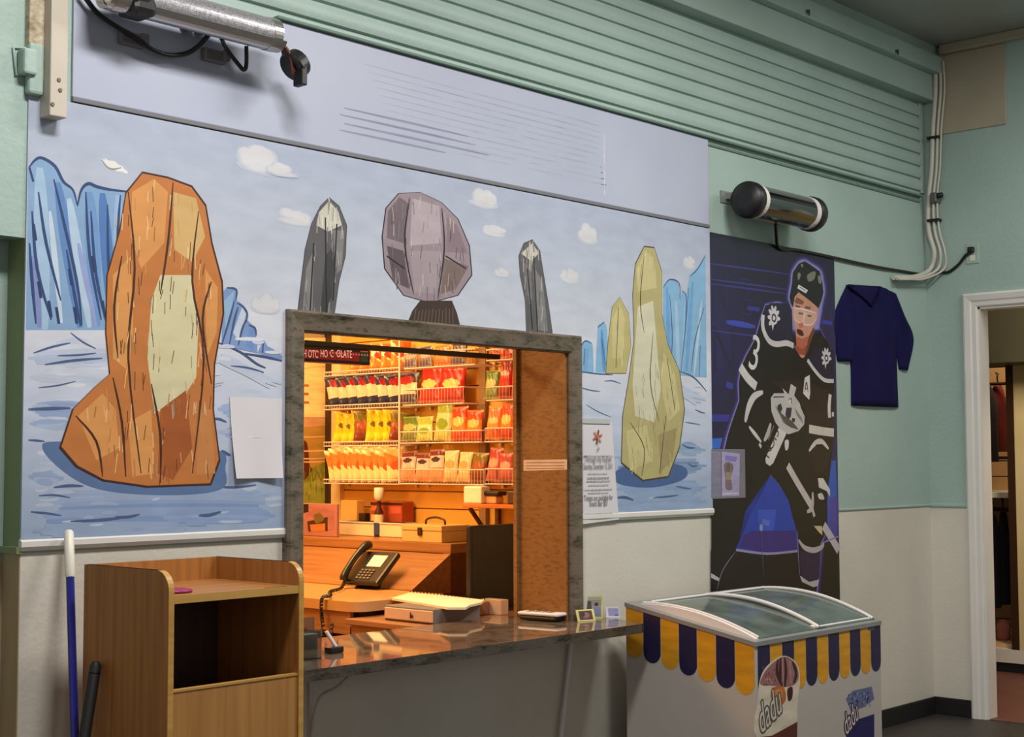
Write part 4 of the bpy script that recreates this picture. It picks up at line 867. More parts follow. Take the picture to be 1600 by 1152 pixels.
# ================================================================== mop and broom handles
top = wy(107.5, 829, -.045)
def find(px, py, y):
    lo, hi = 1.0, 2.4
    for _ in range(60):
        m = (lo+hi)/2; B_ = Vector((m, y, 0)); l2, h2_ = 0.0, 1.0
        for _ in range(50):
            s = (l2+h2_)/2
            if proj(top.lerp(B_, s))[1] < py: l2 = s
            else: h2_ = s
        if proj(top.lerp(B_, l2))[0] < px: lo = m
        else: hi = m
    return Vector((lo, y, 0))
bot = find(116.5, 1150, -.42)
mop = thing('mop_handle', 'blue mop handle with a white grip leaning on the wall beside the cabinet', 'mop', loc=bot)
d = (bot-top); w = MB(); w.tube([top+d*.105, bot], .0125, 12); w.build('shaft', BLUEP, mop)
w = MB(); w.tube([top, top+d*.004, top+d*.1, top+d*.108], [.010, .0145, .0155, .0135], 12); w.build('grip', IVORY, mop)
w = MB(); w.lathe((top.x+.0, top.y-.014, top.z-.035), [(.004, 0), (.004, -.003)], 8, axis='Y'); w.build('hanging_hole', DULLBLK, mop)
xb = cx0-.02; t1 = wx(150, 1036, xb); q = wx(132, 1152, xb-.04); d = (q-t1); bt = t1+d*(t1.z/(t1.z-q.z)); bt.z = 0
br_ = thing('broom_handle', 'short black broom handle leaning against the side of the cabinet', 'broom', loc=bt)
w = MB(); w.tube([t1, t1+(bt-t1)*.01, bt], [.012, .017, .017], 12); w.build('shaft', BLACK, br_)
w = MB(); w.tube([t1+Vector((0, 0, .004)), t1+(bt-t1)*.03], [.010, .0185], 12); w.build('end_cap', DULLBLK, br_)

# ================================================================== glass-top freezer
fx, fX, fy, fY = 5.032, 6.058, -.78, -.128
zf, zb = .768, .884         # front and back top edges: the top slopes
fz = thing('ice_cream_freezer', 'white glass-topped ice cream freezer with blue and yellow scalloped stripes', 'freezer', loc=((fx+fX)/2, (fy+fY)/2, 0))
def topz(y): return zf+(zb-zf)*(y-fy)/(fY-fy)
w = MB(); th = .05; fl_ = .42
sp_ = [(fy, .04), (fy, zf-.018), (fY, zb-.018), (fY, .04)]
w.prism(sp_, 'X', fx, fx+th); w.prism(sp_, 'X', fX-th, fX)
w.prism([(fy, .04), (fy, zf-.018), (fy+th, topz(fy+th)-.018), (fy+th, .04)], 'X', fx+th, fX-th)
w.prism([(fY, .04), (fY, zb-.018), (fY-th, topz(fY-th)-.018), (fY-th, .04)], 'X', fx+th, fX-th)
w.box(fx+th, fX-th, fy+th, fY-th, .04, fl_)
w.build('body', FRZW, fz)
for (x, y) in ((fx+.08, fy+.08), (fX-.08, fy+.08), (fx+.08, fY-.08), (fX-.08, fY-.08)): w = MB(); w.lathe((x, y, 0), [(.03, 0), (.03, .04)], 12); w.build('foot', BLACK, fz)
w = MB(); e = .005
def rim_piece(x0, x1, y0, y1): w.prism([(y0, topz(y0)-.018), (y0, topz(y0)), (y1, topz(y1)), (y1, topz(y1)-.018)], 'X', x0, x1)
rim_piece(fx-e, fx+.06, fy-e, fY+e); rim_piece(fX-.05, fX+e, fy-e, fY+e); rim_piece(fx+.06, fX-.05, fy-e, fy+.045); rim_piece(fx+.06, fX-.05, fY-.07, fY+e)
w.build('top_rim', FRZG, fz)
def lid_arc(sag, k=16, y0=fy+.02, y1=fY-.05, dz=.004):
    out = []
    for i in range(k+1):
        u = i/k; y = y0+(y1-y0)*u; out.append((y, topz(y)+dz+sag*math.sin(PI*u)**.85))
    return out
def lid_sheet(x0, x1, sag, name, m, th_=.004):
    a = lid_arc(sag); w = MB(); w.prism(a+[(y, z-th_) for y, z in a[::-1]], 'X', x0, x1, smooth=False); return w.build(name, m, fz)
g1 = lid_sheet(fx+.06, 5.62, .030, 'glass_lid', GLASS); g2 = lid_sheet(5.55, fX-.03, .038, 'glass_lid', GLASS)
a = lid_arc(.033); ch = [(y, topz(y)-.002) for y, z in a[::-1]]
w = MB(); w.prism(a+ch, 'X', fx+.035, fx+.06); w.build('lid_cheek', WHITEPL, fz)
w = MB(); w.prism(a+ch, 'X', fX-.03, fX-.012); w.build('lid_cheek', glassy('grey_cheek', (150, 156, 150), .2, .1), fz)
def lid_bar(x, sag, r, par):
    w = MB(); w.tube([(x, y, z+.004) for y, z in lid_arc(sag)], r, 8); w.build('edge_bar', WHITEPL, par)
lid_bar(5.56, .041, .009, g1); lid_bar(fX-.03, .041, .008, g2); lid_bar(fx+.06, .032, .005, g1)
w = MB(); w.tube([(5.55, fy+.035, topz(fy+.035)+.004), (fX-.03, fy+.035, topz(fy+.035)+.004)], .006, 8); w.build('edge_bar', WHITEPL, g2)
w = MB(); w.tube([(fx+.1, fY-.06, topz(fY-.06)+.01), (fX-.03, fY-.06, topz(fY-.06)+.014)], .006, 8); w.build('edge_bar', WHITEPL, g2)
w = MB(); w.box(5.535, 5.575, fy+.03, fy+.05, zf+.004, zf+.02, .003); w.build('lid_handle', IVORY, g1)
w = MB(); w.box(fx+th, fX-th, fy+th, fY-th, fl_, fl_+.004); w.build('lining', FRZIN, fz)
# tubs and boxes inside
random.seed(11); inner = []
for i in range(5):
    for j in range(3):
        x0 = fx+.09+i*.175; y0 = fy+.08+j*.16; hh = random.choice((.12, .15, .18, .2))
        inner.append((x0, y0, hh))
cols = [((158, 172, 160), 'pale green'), ((96, 112, 160), 'blue'), ((176, 180, 172), 'off-white'), ((120, 136, 124), 'grey green'), ((150, 130, 150), 'mauve')]
cm = [mat('carton_'+c[1].replace(' ', '_').replace('-', '_'), c[0], .5) for c in cols]
for k, (x0, y0, hh) in enumerate(inner):
    w = MB(); w.box(x0, x0+.155, y0, y0+.14, fl_+.005, fl_+.005+hh, .006)
    o = w.build('ice_cream_carton', cm[k % 5])
    tag(o, 'ice cream carton lying under the glass freezer lids', 'carton', 'ice cream cartons in the freezer')
    w = MB(); w.box(x0-.002, x0+.157, y0-.002, y0+.142, fl_+.005+hh, fl_+.012+hh, .003); w.build('carton_lid', cm[(k+2) % 5], o)
# striped scalloped valances
ST = [(212, 150, 30), (34, 28, 66)]
def scallop(P, u0, u1, z0a, z0b, drop, col):
    r = (u1-u0)/2; pts = [(u0, z0a), (u1, z0b), (u1, z0b-drop+r)]
    for i in range(1, 9): a = -PI*i/9; pts.append((u0+r+r*math.cos(a), (z0a+z0b)/2-drop+r+r*math.sin(a)))
    pts.append((u0, z0a-drop+r)); P.poly(pts, col)
P = Paint((0, fy-.0008, 0), (1, 0, 0), (0, 0, 1)); n = 11; s = (fX-fx)/n
for i in range(n+0): scallop(P, fx+.02+i*s*.985, fx+.02+(i+.97)*s*.985, zf-.018, zf-.018, .205, ST[(i+1) % 2])
P.stroke([P.loc(1277, 1036), P.loc(1275, 1058)], .01, (60, 44, 20), px=False); P.px([(1356, 980), (1366, 978), (1366, 984), (1356, 986)], (90, 84, 110))
# ice cream cone picture with lettering
CRM, PNK, CHO, ORG = (214, 202, 180), (150, 104, 104), (62, 30, 32), (188, 104, 46)
P.px([(1182, 1152), (1184, 1090), (1190, 1054), (1206, 1034), (1226, 1025), (1244, 1036), (1250, 1060), (1246, 1100), (1240, 1152)], CRM, True)
P.px([(1188, 1070), (1194, 1052), (1208, 1036), (1226, 1026), (1242, 1036), (1248, 1054), (1244, 1068), (1230, 1074), (1208, 1072)], PNK, True)
for l in ([(1216, 1030), (1214, 1050), (1222, 1072)], [(1226, 1028), (1228, 1050), (1226, 1074)], [(1238, 1034), (1244, 1052), (1240, 1068)], [(1220, 1028), (1219, 1048), (1220, 1066)]): P.stroke(l, .022, CHO)
for l in ([(1222, 1030), (1224, 1066)], [(1234, 1034), (1236, 1068)]): P.stroke(l, .012, (176, 130, 132))
for k in range(26): P.ell((random.uniform(1192, 1212), random.uniform(1042, 1070)), .006, .006, random.choice([(120, 66, 70), (186, 140, 136), (170, 90, 80)]), px=True, n=6)
P.px([(1204, 1082), (1210, 1074), (1224, 1074), (1228, 1090), (1222, 1102), (1208, 1100)], ORG, True); P.px([(1210, 1080), (1222, 1078), (1222, 1090), (1212, 1094)], (206, 130, 70), True)
P.px([(1230, 1078), (1238, 1074), (1238, 1090), (1232, 1096)], CHO, True); P.stroke([(1188, 1096), (1194, 1122), (1192, 1140)], .016, (180, 168, 130))
def dadu(p, size, rot, dark, sx):
    for k in range(10):
        a = 2*PI*k/10; q = P.loc(*p); P.text('dadu', (q[0]+.008*math.cos(a), q[1]+.008*math.sin(a)), size, dark, rot=rot, shear=.25, sx=sx)
    P.text('dadu', P.loc(*p), size, (214, 204, 194), rot=rot, shear=.25, sx=sx)
P.px([(1188, 1152), (1206, 1150), (1246, 1128), (1244, 1210), (1186, 1210)], (92, 46, 36))
dadu((1189, 1148), .17, .42, (96, 88, 76), .55)
P.px([(1322, 1092), (1332, 1080), (1362, 1073), (1366, 1092), (1352, 1104), (1330, 1112)], (96, 104, 140)); 
for k in range(30): P.ell((random.uniform(1326, 1360), random.uniform(1080, 1104)), .008, .006, random.choice([(40, 42, 84), (132, 140, 168), (70, 76, 120)]), px=True, n=6)
P.px([(1322, 1152), (1330, 1128), (1366, 1116), (1366, 1210), (1320, 1210)], (34, 34, 88))
dadu((1322, 1150), .13, .48, (52, 40, 70), .52)
P.build('front_graphics', PRINT, fz)
P = Paint((fx-.0008, 0, 0), (0, -1, 0), (0, 0, 1)); n = 7; s = (fY-fy)/n
for i in range(n):
    y0 = fY-i*s; y1 = y0-s*.97; scallop(P, -y0, -y1, topz(y0)-.018, topz(y1)-.018, .205, ST[i % 2])
P.build('side_graphics', PRINT, fz)

# ================================================================== small things on the counter
zc = WZ0+.0005
a, b, c = wz(812, 969, zc), wz(868, 973, zc), wz(878, 966, zc)
ang = math.atan2(b.y-a.y, b.x-a.x); L_ = (b-a).length
cd = thing('cordless_handset', 'black and white cordless handset lying on the counter at the right jamb', 'handset', loc=a, rotz=ang)
def loc_M(o): return o.matrix_basis
Mc = cd.matrix_basis
w = MB(); w.box(-.005, L_, .0, .07, .002, .022, .010, M=Mc); w.build('handset_body', DULLBLK, cd)
w = MB(); w.box(-.012, L_+.012, -.002, .075, .022, .036, .007, M=Mc); w.build('white_shell', WHITEPL, cd)
w = MB()
for k in range(4): w.box(.02+.035*k, .04+.035*k, .02, .055, .036, .038, .001, M=Mc)
w.build('button_row', KEYG, cd)
def stand_card(name, label, pl, pr, py, pyt, lean, fn, d=.0):
    a, b = wz(pl[0], pl[1], zc), wz(pr[0], pr[1], zc); u = (b-a).normalized(); hgt = rise((a+b)/2, pyt)
    back = Vector((-u.y, u.x, 0)); V_ = (Vector((0, 0, 1))*math.cos(lean)+back*math.sin(lean)).normalized()
    L = (b-a).length; N_ = u.cross(V_).normalized()
    v = []; w = MB()
    for t_ in (0, -.003):
        for p in ((0, 0), (L, 0), (L, hgt), (0, hgt)): v.append(a+u*p[0]+V_*p[1]+N_*t_)
    w.add(v, [[0, 1, 2, 3], [7, 6, 5, 4], [0, 4, 5, 1], [1, 5, 6, 2], [2, 6, 7, 3], [3, 7, 4, 0]])
    # strut behind keeps it standing
    st = a+u*(L/2); w.add([st+V_*hgt*.7-N_*.003, st-N_*.003+back*hgt*.45+u*.006, st-N_*.003+back*hgt*.45-u*.006], [[0, 1, 2]])
    o = tag(w.build(name, CREAMP), label, 'card')
    P = Paint(a+N_*.0004, u, V_); fn(P, L, hgt); P.build('picture', PRINT, o); return o
def c1(P, L, h):
    P.poly([(0, 0), (L, 0), (L, h), (0, h)], (206, 204, 110)); P.poly([(L*.08, h*.07), (L*.92, h*.07), (L*.92, h*.93), (L*.08, h*.93)], (150, 150, 140))
    P.poly([(L*.1, h*.3), (L*.5, h*.25), (L*.45, h*.75), (L*.1, h*.8)], (84, 78, 70)); P.poly([(L*.55, h*.1), (L*.9, h*.1), (L*.9, h*.5), (L*.6, h*.5)], (128, 130, 170)); P.poly([(L*.3, h*.8), (L*.9, h*.8), (L*.9, h*.9), (L*.3, h*.9)], (176, 172, 170)); P.ell((L*.7, h*.62), L*.1, h*.08, (96, 44, 44))
def c2(P, L, h):
    P.poly([(0, 0), (L, 0), (L, h), (0, h)], (214, 204, 132)); P.poly([(L*.13, h*.12), (L*.87, h*.12), (L*.87, h*.88), (L*.13, h*.88)], (96, 66, 60)); P.ell((L*.5, h*.5), L*.2, h*.25, (160, 108, 110)); P.ell((L*.35, h*.6), L*.12, h*.2, (70, 60, 50))
def c3(P, L, h):
    P.poly([(0, 0), (L, 0), (L, h), (0, h)], (212, 206, 212)); P.poly([(L*.2, h*.15), (L*.95, h*.12), (L*.95, h*.82), (L*.2, h*.85)], (150, 148, 190)); P.poly([(L*.6, h*.12), (L*.95, h*.12), (L*.95, h*.3), (L*.7, h*.28)], (106, 104, 160))
stand_card('picture_card', 'yellow-edged photo card, the taller one, standing at the counter end', (909, 967), (942, 967), 0, 931, .12, c1)
stand_card('picture_card', 'small yellow-framed photo card tilted in front of the taller card', (903, 972), (931, 970), 0, 952, .35, c2)
stand_card('picture_card', 'small lilac and white card standing nearest the freezer', (947, 966), (968, 965), 0, 948, .2, c3)
# card holder and clear acrylic stand at the left end
a = wz(522, 1020, zc); w = MB(); w.box(a.x-.03, a.x+.03, a.y-.02, a.y+.02, zc, zc+.022, .004); po = tag(w.build('pen_stand', DULLBLK), 'small black pen stand with a white pen on the counter left end', 'stand')
w = MB(); w.tube([a+Vector((.008, 0, .02)), a+Vector((-.02, .02, .075))], .007, 8); w.build('pen', WHITEPL, po)
a = wz(492, 1030, zc); w = MB(); w.box(a.x-.06, a.x+.03, a.y-.0, a.y+.004, zc, zc+.1); w.box(a.x-.06, a.x+.03, a.y, a.y+.06, zc, zc+.003); w.box(a.x-.06, a.x+.03, a.y+.04, a.y+.043, zc, zc+.14)
ac = tag(w.build('acrylic_holder', ACRYL), 'clear acrylic leaflet holder half behind the cabinet on the counter', 'holder')
w = MB(); w.box(a.x-.055, a.x+.02, a.y+.008, a.y+.034, zc+.004, zc+.085, .002); w.build('leaflets', PAPERW, ac)
# sticker strip across the right jamb
a, b = wx(818, 719, WX1-.012), wx(886, 718, WX1-.012); c = wx(820, 735, WX1-.012)
P = Paint((WX1-.0125, 0, 0), (0, -1, 0), (0, 0, 1)); P.px([(818, 719), (886, 718), (886, 734), (818, 736)], (212, 190, 170))
for py in (723, 728, 732): P.stroke([(822, py+.4), (882, py)], .004, (150, 112, 88), taper=False)
tag(P.build('jamb_sticker', PRINT), 'pale printed sticker strip across the brown window jamb', 'sticker')
# ================================================================== snack booth behind the window
XB, YB, ZB = 5.6, 2.5, 2.62
w = MB(); w.box(2.8, XB+.1, YB, YB+.08, 0, ZB); struct(w, 'wall_booth_back', YELLOWB)
w = MB(); w.box(2.72, 2.8, TH, YB, 0, ZB); struct(w, 'wall_booth_left', YELLOWB)
w = MB(); w.box(2.72, XB+.2, TH, YB+.08, ZB, ZB+.06); struct(w, 'ceiling_booth', YELLOWB)
w = MB(); w.box(XB+.03, XB+.1, TH, YB, 0, ZB)
yu = wx(755, 640, XB-.02).y
z = .3
while z < ZB-.02:          # grooved slat boards
    z2 = min(z+.094, ZB); w.box(XB, XB+.03, yu, YB, z, z2-.006, .002); z = z2
z = 1.16
while z < ZB-.02:
    z2 = min(z+.094, ZB); w.box(XB, XB+.03, TH, yu, z, z2-.006, .002); z = z2
struct(w, 'wall_booth_right', YELLOW)
w = MB(); w.box(XB-.004, XB+.03, TH, yu-.02, 0, 1.16); struct(w, 'trim_10', BROWND)
w = MB(); w.box(XB-.03, XB, yu-.025, yu+.025, .6, ZB, .003); struct(w, 'trim_11', mat('slat_upright', (150, 116, 84), .4))
w = MB(); w.box(XB-.045, XB-.0, YB-.05, YB, 1.0, ZB); w.box(XB-.03, XB, YB-.13, YB-.05, 1.0, ZB, mi=1); struct(w, 'trim_12', [DARKBR, mat('pale_edge', (244, 214, 160), .5)])
# banner on the back wall
yb = YB-.012; a, b = wy(440, 534, yb), wy(511, 830, yb)
w = MB(); w.box(a.x, XB-.05, yb, YB-.001, 1.12, 2.3); bn = tag(w.build('advert_banner', CREAMP), 'cream banner with a big letter over a grassy landscape at the booth back', 'banner')
P = Paint((0, yb-.0006, 0), (1, 0, 0), (0, 0, 1))
P.px([(440, 528), (512, 528), (512, 652), (440, 652)], (250, 226, 170)); P.px([(440, 652), (512, 652), (512, 700), (440, 700)], (206, 160, 120)); P.px([(440, 672), (512, 664), (512, 800), (440, 800)], (176, 140, 70)); P.px([(440, 745), (480, 735), (512, 720), (512, 800), (440, 800)], (130, 136, 50)); P.px([(440, 760), (500, 750), (512, 760), (512, 800), (440, 800)], (150, 160, 70))
P.text('E', P.loc(472, 631), .165, (176, 104, 66), sx=.78); P.stroke([(472, 577), (490, 574), (508, 573)], .012, (226, 200, 150))
P.px([(466, 692), (478, 690), (482, 706), (484, 728), (488, 734), (478, 748), (466, 750)], (92, 44, 36), True)
for py in (683, 705, 717, 722): P.stroke([(470, py), (490, py), (509, py-1)], .008, (228, 186, 140), taper=False)
for k in range(40): x = random.uniform(474, 510); y = random.uniform(735, 785); P.stroke([(x, y), (x+random.uniform(-2, 3), y-random.uniform(6, 14))], .007, random.choice([(112, 122, 44), (164, 170, 84), (190, 176, 90)]))
P.build('banner_print', PRINT, bn)

# illuminated sign and the rail it hangs from, just inside the opening
ys = .30; r0, r1 = wy(462, 535, ys), wy(782, 557, ys); zr = (r0.z+r1.z)/2
w = MB(); w.box(WX0-.1, wy(782, 557, ys).x, ys, ys+.03, zr-.012, zr+.010, .002); tag(w.build('curtain_rail', DARKBR), 'dark brown rail running across the window just below its head', 'rail')
s0, s1 = wy(462, 540, ys-.01), wy(578, 571, ys-.01); z0 = s1.z; z1 = zr-.013
w = MB(); w.box(s0.x-.3, s1.x, ys-.012, ys+.04, z0, z1, .004); sg = tag(w.build('light_sign', mat('sign_case', (70, 22, 18), .35)), 'dark red lettered light sign hanging from the brown rail at upper left', 'sign')
P = Paint((0, ys-.0126, 0), (1, 0, 0), (0, 0, 1)); x1 = P.loc(562, 560)[0]
P.poly([(s0.x-.28, z0+.012), (x1, z0+.012), (x1, z1-.012), (s0.x-.28, z1-.012)], (128, 24, 20))
P.poly([(x1+.004, z0+.055), (s1.x-.012, z0+.055), (s1.x-.012, z1-.015), (x1+.004, z1-.015)], (206, 84, 44)); P.poly([(x1+.004, z0+.012), (s1.x-.012, z0+.012), (s1.x-.012, z0+.052), (x1+.004, z0+.052)], (52, 56, 30))
q = P.loc(548, 560)
for t_, pl, pr in (('H OTC', 474, 497), ('HO', 501, 512), ('C', 516, 521), ('OLATE', 526, 550)): P.text(t_, (P.loc(pl, 558)[0], P.loc(pl, 558)[1]), .042, (252, 190, 165), width=P.loc(pr, 558)[0]-P.loc(pl, 558)[0])
for k in range(26): P.poly([(s0.x+.0+k*.015, z1-.024), (s0.x+.007+k*.015, z1-.024), (s0.x+.007+k*.015, z1-.018), (s0.x+k*.015, z1-.018)], (210, 120, 100))
P.build('sign_lettering', printed('sign_print', .4, emit=.7), sg)

# ------------------------------------------------------------------ snack bags
def bag_mesh(fn, w_=.15, h_=.185, t_=.045, nx=22, ny=30):
    """pillow bag standing on its lower seam, front to -Y"""
    v = []; f = []; cols = []
    for side in (-1, 1):
        o = len(v)
        for j in range(ny+1):
            for i in range(nx+1):
                u, q = i/nx, j/ny; s = min(1, min(q, 1-q)/.13); bul = (1-(2*u-1)**4)*(s**.6)*(1-.25*abs(2*q-1))
                x = (u-.5)*w_*(1-.10*math.sin(PI*q)); wr = .003*math.sin(19*u+7*q)*math.sin(9*q+5*u)*s
                zz = q*h_ + (.002 if (i % 2) else -.002)*(1 if q in (0, 1) else 0)
                v.append((x, side*(t_*.5*bul+.0006)+side*wr, zz))
        for j in range(ny):
            for i in range(nx):
                a = o+j*(nx+1)+i; f.append([a, a+1, a+nx+2, a+nx+1]); cols.append(lin(fn((i+.5)/nx, (j+.5)/ny, side)))
    me = bpy.data.meshes.new('snack_bag'); me.from_pydata(v, [], f); me.materials.append(FOIL)
    at = me.color_attributes.new('Col', 'FLOAT_COLOR', 'CORNER')
    for p, c in zip(me.polygons, cols):
        p.use_smooth = True
        for li in p.loop_indices: at.data[li].color = c
    me.update(); return me
def design(top, mid, bot, logo, z1=.3, z2=.68, lw=.36, lh=.14, lz=.55, diag=0.0):
    def fn(u, q, side):
        qq = q+diag*(u-.5)
        c = bot if qq < z1 else mid if qq < z2 else top
        if side < 0 and ((u-.5)/lw)**2+((q-lz)/lh)**2 < 1: c = logo
        if q < .06 or q > .94: c = mix(c, (255, 240, 220), .35)
        return c
    return bag_mesh(fn)
BM = {
 'orange and white': design((226, 110, 40), (250, 226, 170), (226, 130, 50), (200, 60, 30), diag=.5),
 'navy and red': design((40, 44, 76), (236, 200, 170), (40, 44, 76), (166, 34, 44), lz=.75),
 'yellow': design((246, 206, 24), (240, 190, 20), (246, 210, 40), (120, 96, 20), lh=.09),
 'brown and olive': design((128, 110, 30), (140, 70, 40), (120, 50, 34), (170, 90, 60)),
 'cream and orange': design((236, 204, 130), (226, 130, 60), (244, 220, 160), (220, 90, 30), lz=.45, diag=.4),
 'bright red': design((214, 40, 34), (196, 30, 30), (170, 34, 36), (236, 200, 120), lh=.12, lz=.5),
 'dark red': design((160, 24, 24), (190, 28, 30), (150, 24, 30), (230, 160, 150), lh=.07, lz=.62),
 'green and white': design((170, 190, 80), (226, 220, 160), (190, 200, 100), (130, 160, 50), lz=.4),
 'leaf green': design((96, 130, 40), (120, 140, 60), (100, 120, 50), (200, 190, 120)),
 'orange': design((232, 110, 44), (240, 140, 70), (226, 100, 40), (250, 190, 120), lh=.1),
 'red-orange': design((222, 72, 30), (236, 130, 50), (200, 60, 30), (250, 200, 120)),
 'purple and white': design((120, 44, 50), (226, 204, 200), (220, 150, 110), (60, 40, 70), z1=.42, z2=.8, lz=.68, lw=.3, lh=.08),
 'cream': design((244, 226, 180), (240, 216, 170), (232, 190, 140), (210, 170, 110)),
 'pink': design((190, 70, 76), (206, 100, 96), (190, 90, 80), (226, 170, 150)),
 'grey and dark': design((70, 64, 90), (120, 100, 110), (80, 74, 100), (206, 170, 160)),
}
def bag(kind, pos, rotz, lean, sc, label, group, roll=0.0, wd_=1.0, th_=1.0):
    o = bpy.data.objects.new('snack_bag', BM[kind]); COL.objects.link(o)
    o.location = pos; o.rotation_euler = (lean, 0, rotz); o.scale = (sc*wd_, sc*th_, sc)
    o.rotation_euler = (Matrix.Rotation(rotz, 3, 'Z') @ Matrix.Rotation(lean, 3, 'X') @ Matrix.Rotation(roll, 3, 'Y')).to_euler()
    return tag(o, label, 'snack bag', group)
ORD = ['first', 'second', 'third', 'fourth', 'fifth', 'sixth', 'seventh', 'eighth', 'ninth', 'tenth', 'eleventh', 'twelfth']
# wire shelves and baskets on the slat wall (they stick out towards -X)
def wire_shelf(label, z, y0, y1, d, lip):
    w = MB(); xf = XB-d
    for p, q in (((xf, y0, z), (xf, y1, z)), ((XB-.005, y0, z), (XB-.005, y1, z)), ((xf, y0, z+lip), (xf, y1, z+lip)), ((xf, y0, z+lip), (XB, y0, z+lip)), ((xf, y1, z+lip), (XB, y1, z+lip)), ((xf, y0, z), (XB, y0, z)), ((xf, y1, z), (XB, y1, z))): w.tube([p, q], .0035, 5)
    k = max(3, int((y1-y0)/.022))
    for i in range(k+1):
        y = y0+(y1-y0)*i/k; w.tube([(XB, y, z), (xf, y, z), (xf, y, z+lip)], .0021, 4)
    for xx in (xf+d*.33, xf+d*.66): w.tube([(xx, y0, z), (xx, y1, z)], .002, 4)
    o = tag(w.build('wire_basket' if lip > .04 else 'wire_shelf', WIRE), label, 'basket' if lip > .04 else 'shelf', 'wire baskets and shelves on the slat wall')
    w = MB()
    for y in (y0+.03, y1-.03): w.box(XB-.02, XB, y-.008, y+.008, z-.02, z+.03, .002)
    w.build('hook', CHROME, o); return o
# left bay: four leaning rows of bags
xs = XB-.17; BAYL = wx(624, 640, xs).y; far = 2.33
rowsL = [('top', 581, ['orange and white']*5, .92), ('second', 636, ['navy and red']*7, 1.0), ('third', 696, ['yellow', 'yellow', 'yellow', 'brown and olive', 'yellow', 'yellow', 'yellow', 'brown and olive'], .98), ('lowest', 757, ['cream and orange']*10, 1.08)]
for rn, py, kinds, sc in rowsL:
    zz = wx(622, py, xs).z
    wire_shelf('white wire shelf under the %s row of snack bags at the far end' % rn, zz, BAYL, far+.02, .17, .022)
    n = len(kinds); y1 = far-.04; y0 = BAYL+.075
    if rn == 'top': y1 = y0+.34
    for i, kd in enumerate(kinds):
        y = y1+(y0-y1)*i/(n-1)
        bag(kd, (xs+.078, y, zz+.017), -PI*.18+random.uniform(-.04, .04), -.10+random.uniform(-.02, .02), sc*random.uniform(.9, 1.03), '%s snack bag, %s from the far end of the %s row' % (kd, ORD[i], rn), 'snack bags on the far wire shelves', roll=random.uniform(-.05, .05)+(-.16 if rn in ('second', 'lowest') else .06), th_=min(1, .75*((y1-y0)/(n-1))/.05), wd_=.72 if kd == 'yellow' else 1.0 if kd == 'brown and olive' else random.uniform(.86, .96))
w = MB(); w.tube([(xs-.004, BAYL-.005, wx(622, 757, xs).z), (xs-.004, BAYL-.005, wx(622, 530, xs).z)], .006, 6)
for py in (581, 636, 696, 757): zz = wx(622, py, xs).z; w.tube([(xs-.004, BAYL-.005, zz), (XB, BAYL-.005, zz)], .004, 6)
tag(w.build('rack_upright', WIRE), 'thin white upright rod dividing the snack wall', 'upright')
# middle bay: baskets
xm_ = XB-.19
def yy(px, py=650, x=xm_): return wx(px, py, x).y
def basket(label, pl, pr, prim, pbot, x=xm_):
    z0 = wx((pl+pr)/2, pbot, x).z; z1 = wx((pl+pr)/2, prim, x).z
    wire_shelf(label, z0, yy(pr, prim, x), yy(pl, prim, x), XB-x, z1-z0); return z0
def fill(rn, where, pl, pr, prim, pbot, bags, grp, s=1.0):
    z0 = basket('white wire basket, the %s one %s' % (rn, where), pl, pr, prim, pbot); seen = {}; xb_ = xm_+.088
    ys_ = [yy(px, prim, xb_) for _, px, _ in bags]
    for i, (kd, px, sc) in enumerate(bags):
        gap = min([abs(ys_[i]-q) for k, q in enumerate(ys_) if k != i])
        seen[kd] = seen.get(kd, 0)+1
        bag(kd, (xb_, ys_[i], z0+.011), -PI/2+random.uniform(-.06, .10), -.12+random.uniform(-.06, .03), sc*s, '%s snack bag, %s of its kind in the %s basket' % (kd, ORD[seen[kd]-1], rn), grp, roll=random.uniform(-.06, .06), wd_=min(1.18, 1.06*gap/(.15*sc*s)), th_=.8)
G_ = 'snack bags in the middle baskets'; W_ = 'in the middle of the snack wall'
fill('top middle', W_, 632, 742, 549, 573, [('grey and dark', 640, 1.), ('grey and dark', 664, 1.), ('orange', 690, 1.), ('grey and dark', 716, 1.)], G_, .62)
fill('second middle', W_, 630, 724, 607, 632, [('navy and red', 634, .95), ('bright red', 670, 1.12), ('bright red', 705, 1.08)], G_)
fill('third middle', W_, 626, 752, 674, 692, [('leaf green', 639, .75), ('green and white', 663, .72), ('green and white', 691, 1.2), ('red-orange', 717, .98), ('red-orange', 740, .86)], G_)
fill('lowest middle', W_, 626, 756, 734, 757, [('purple and white', 637, .9), ('purple and white', 660, .84), ('purple and white', 682, .94), ('cream', 704, .9), ('cream', 724, .86), ('brown and olive', 746, .84)], G_)
G_ = 'snack bags in the right baskets'; W_ = 'next to the window jamb'
fill('top right', W_, 760, 822, 545, 562, [('red-orange', 778, .9), ('bright red', 804, .9)], G_)
fill('second right', W_, 760, 822, 604, 625, [('leaf green', 767, .82), ('dark red', 788, 1.12), ('dark red', 811, 1.2)], G_)
fill('third right', W_, 758, 822, 669, 690, [('orange', 769, .95), ('red-orange', 790, 1.0), ('orange', 811, .92)], G_)
fill('lowest right', W_, 758, 822, 733, 757, [('pink', 769, .95), ('pink', 790, .8), ('orange', 811, .72)], G_)

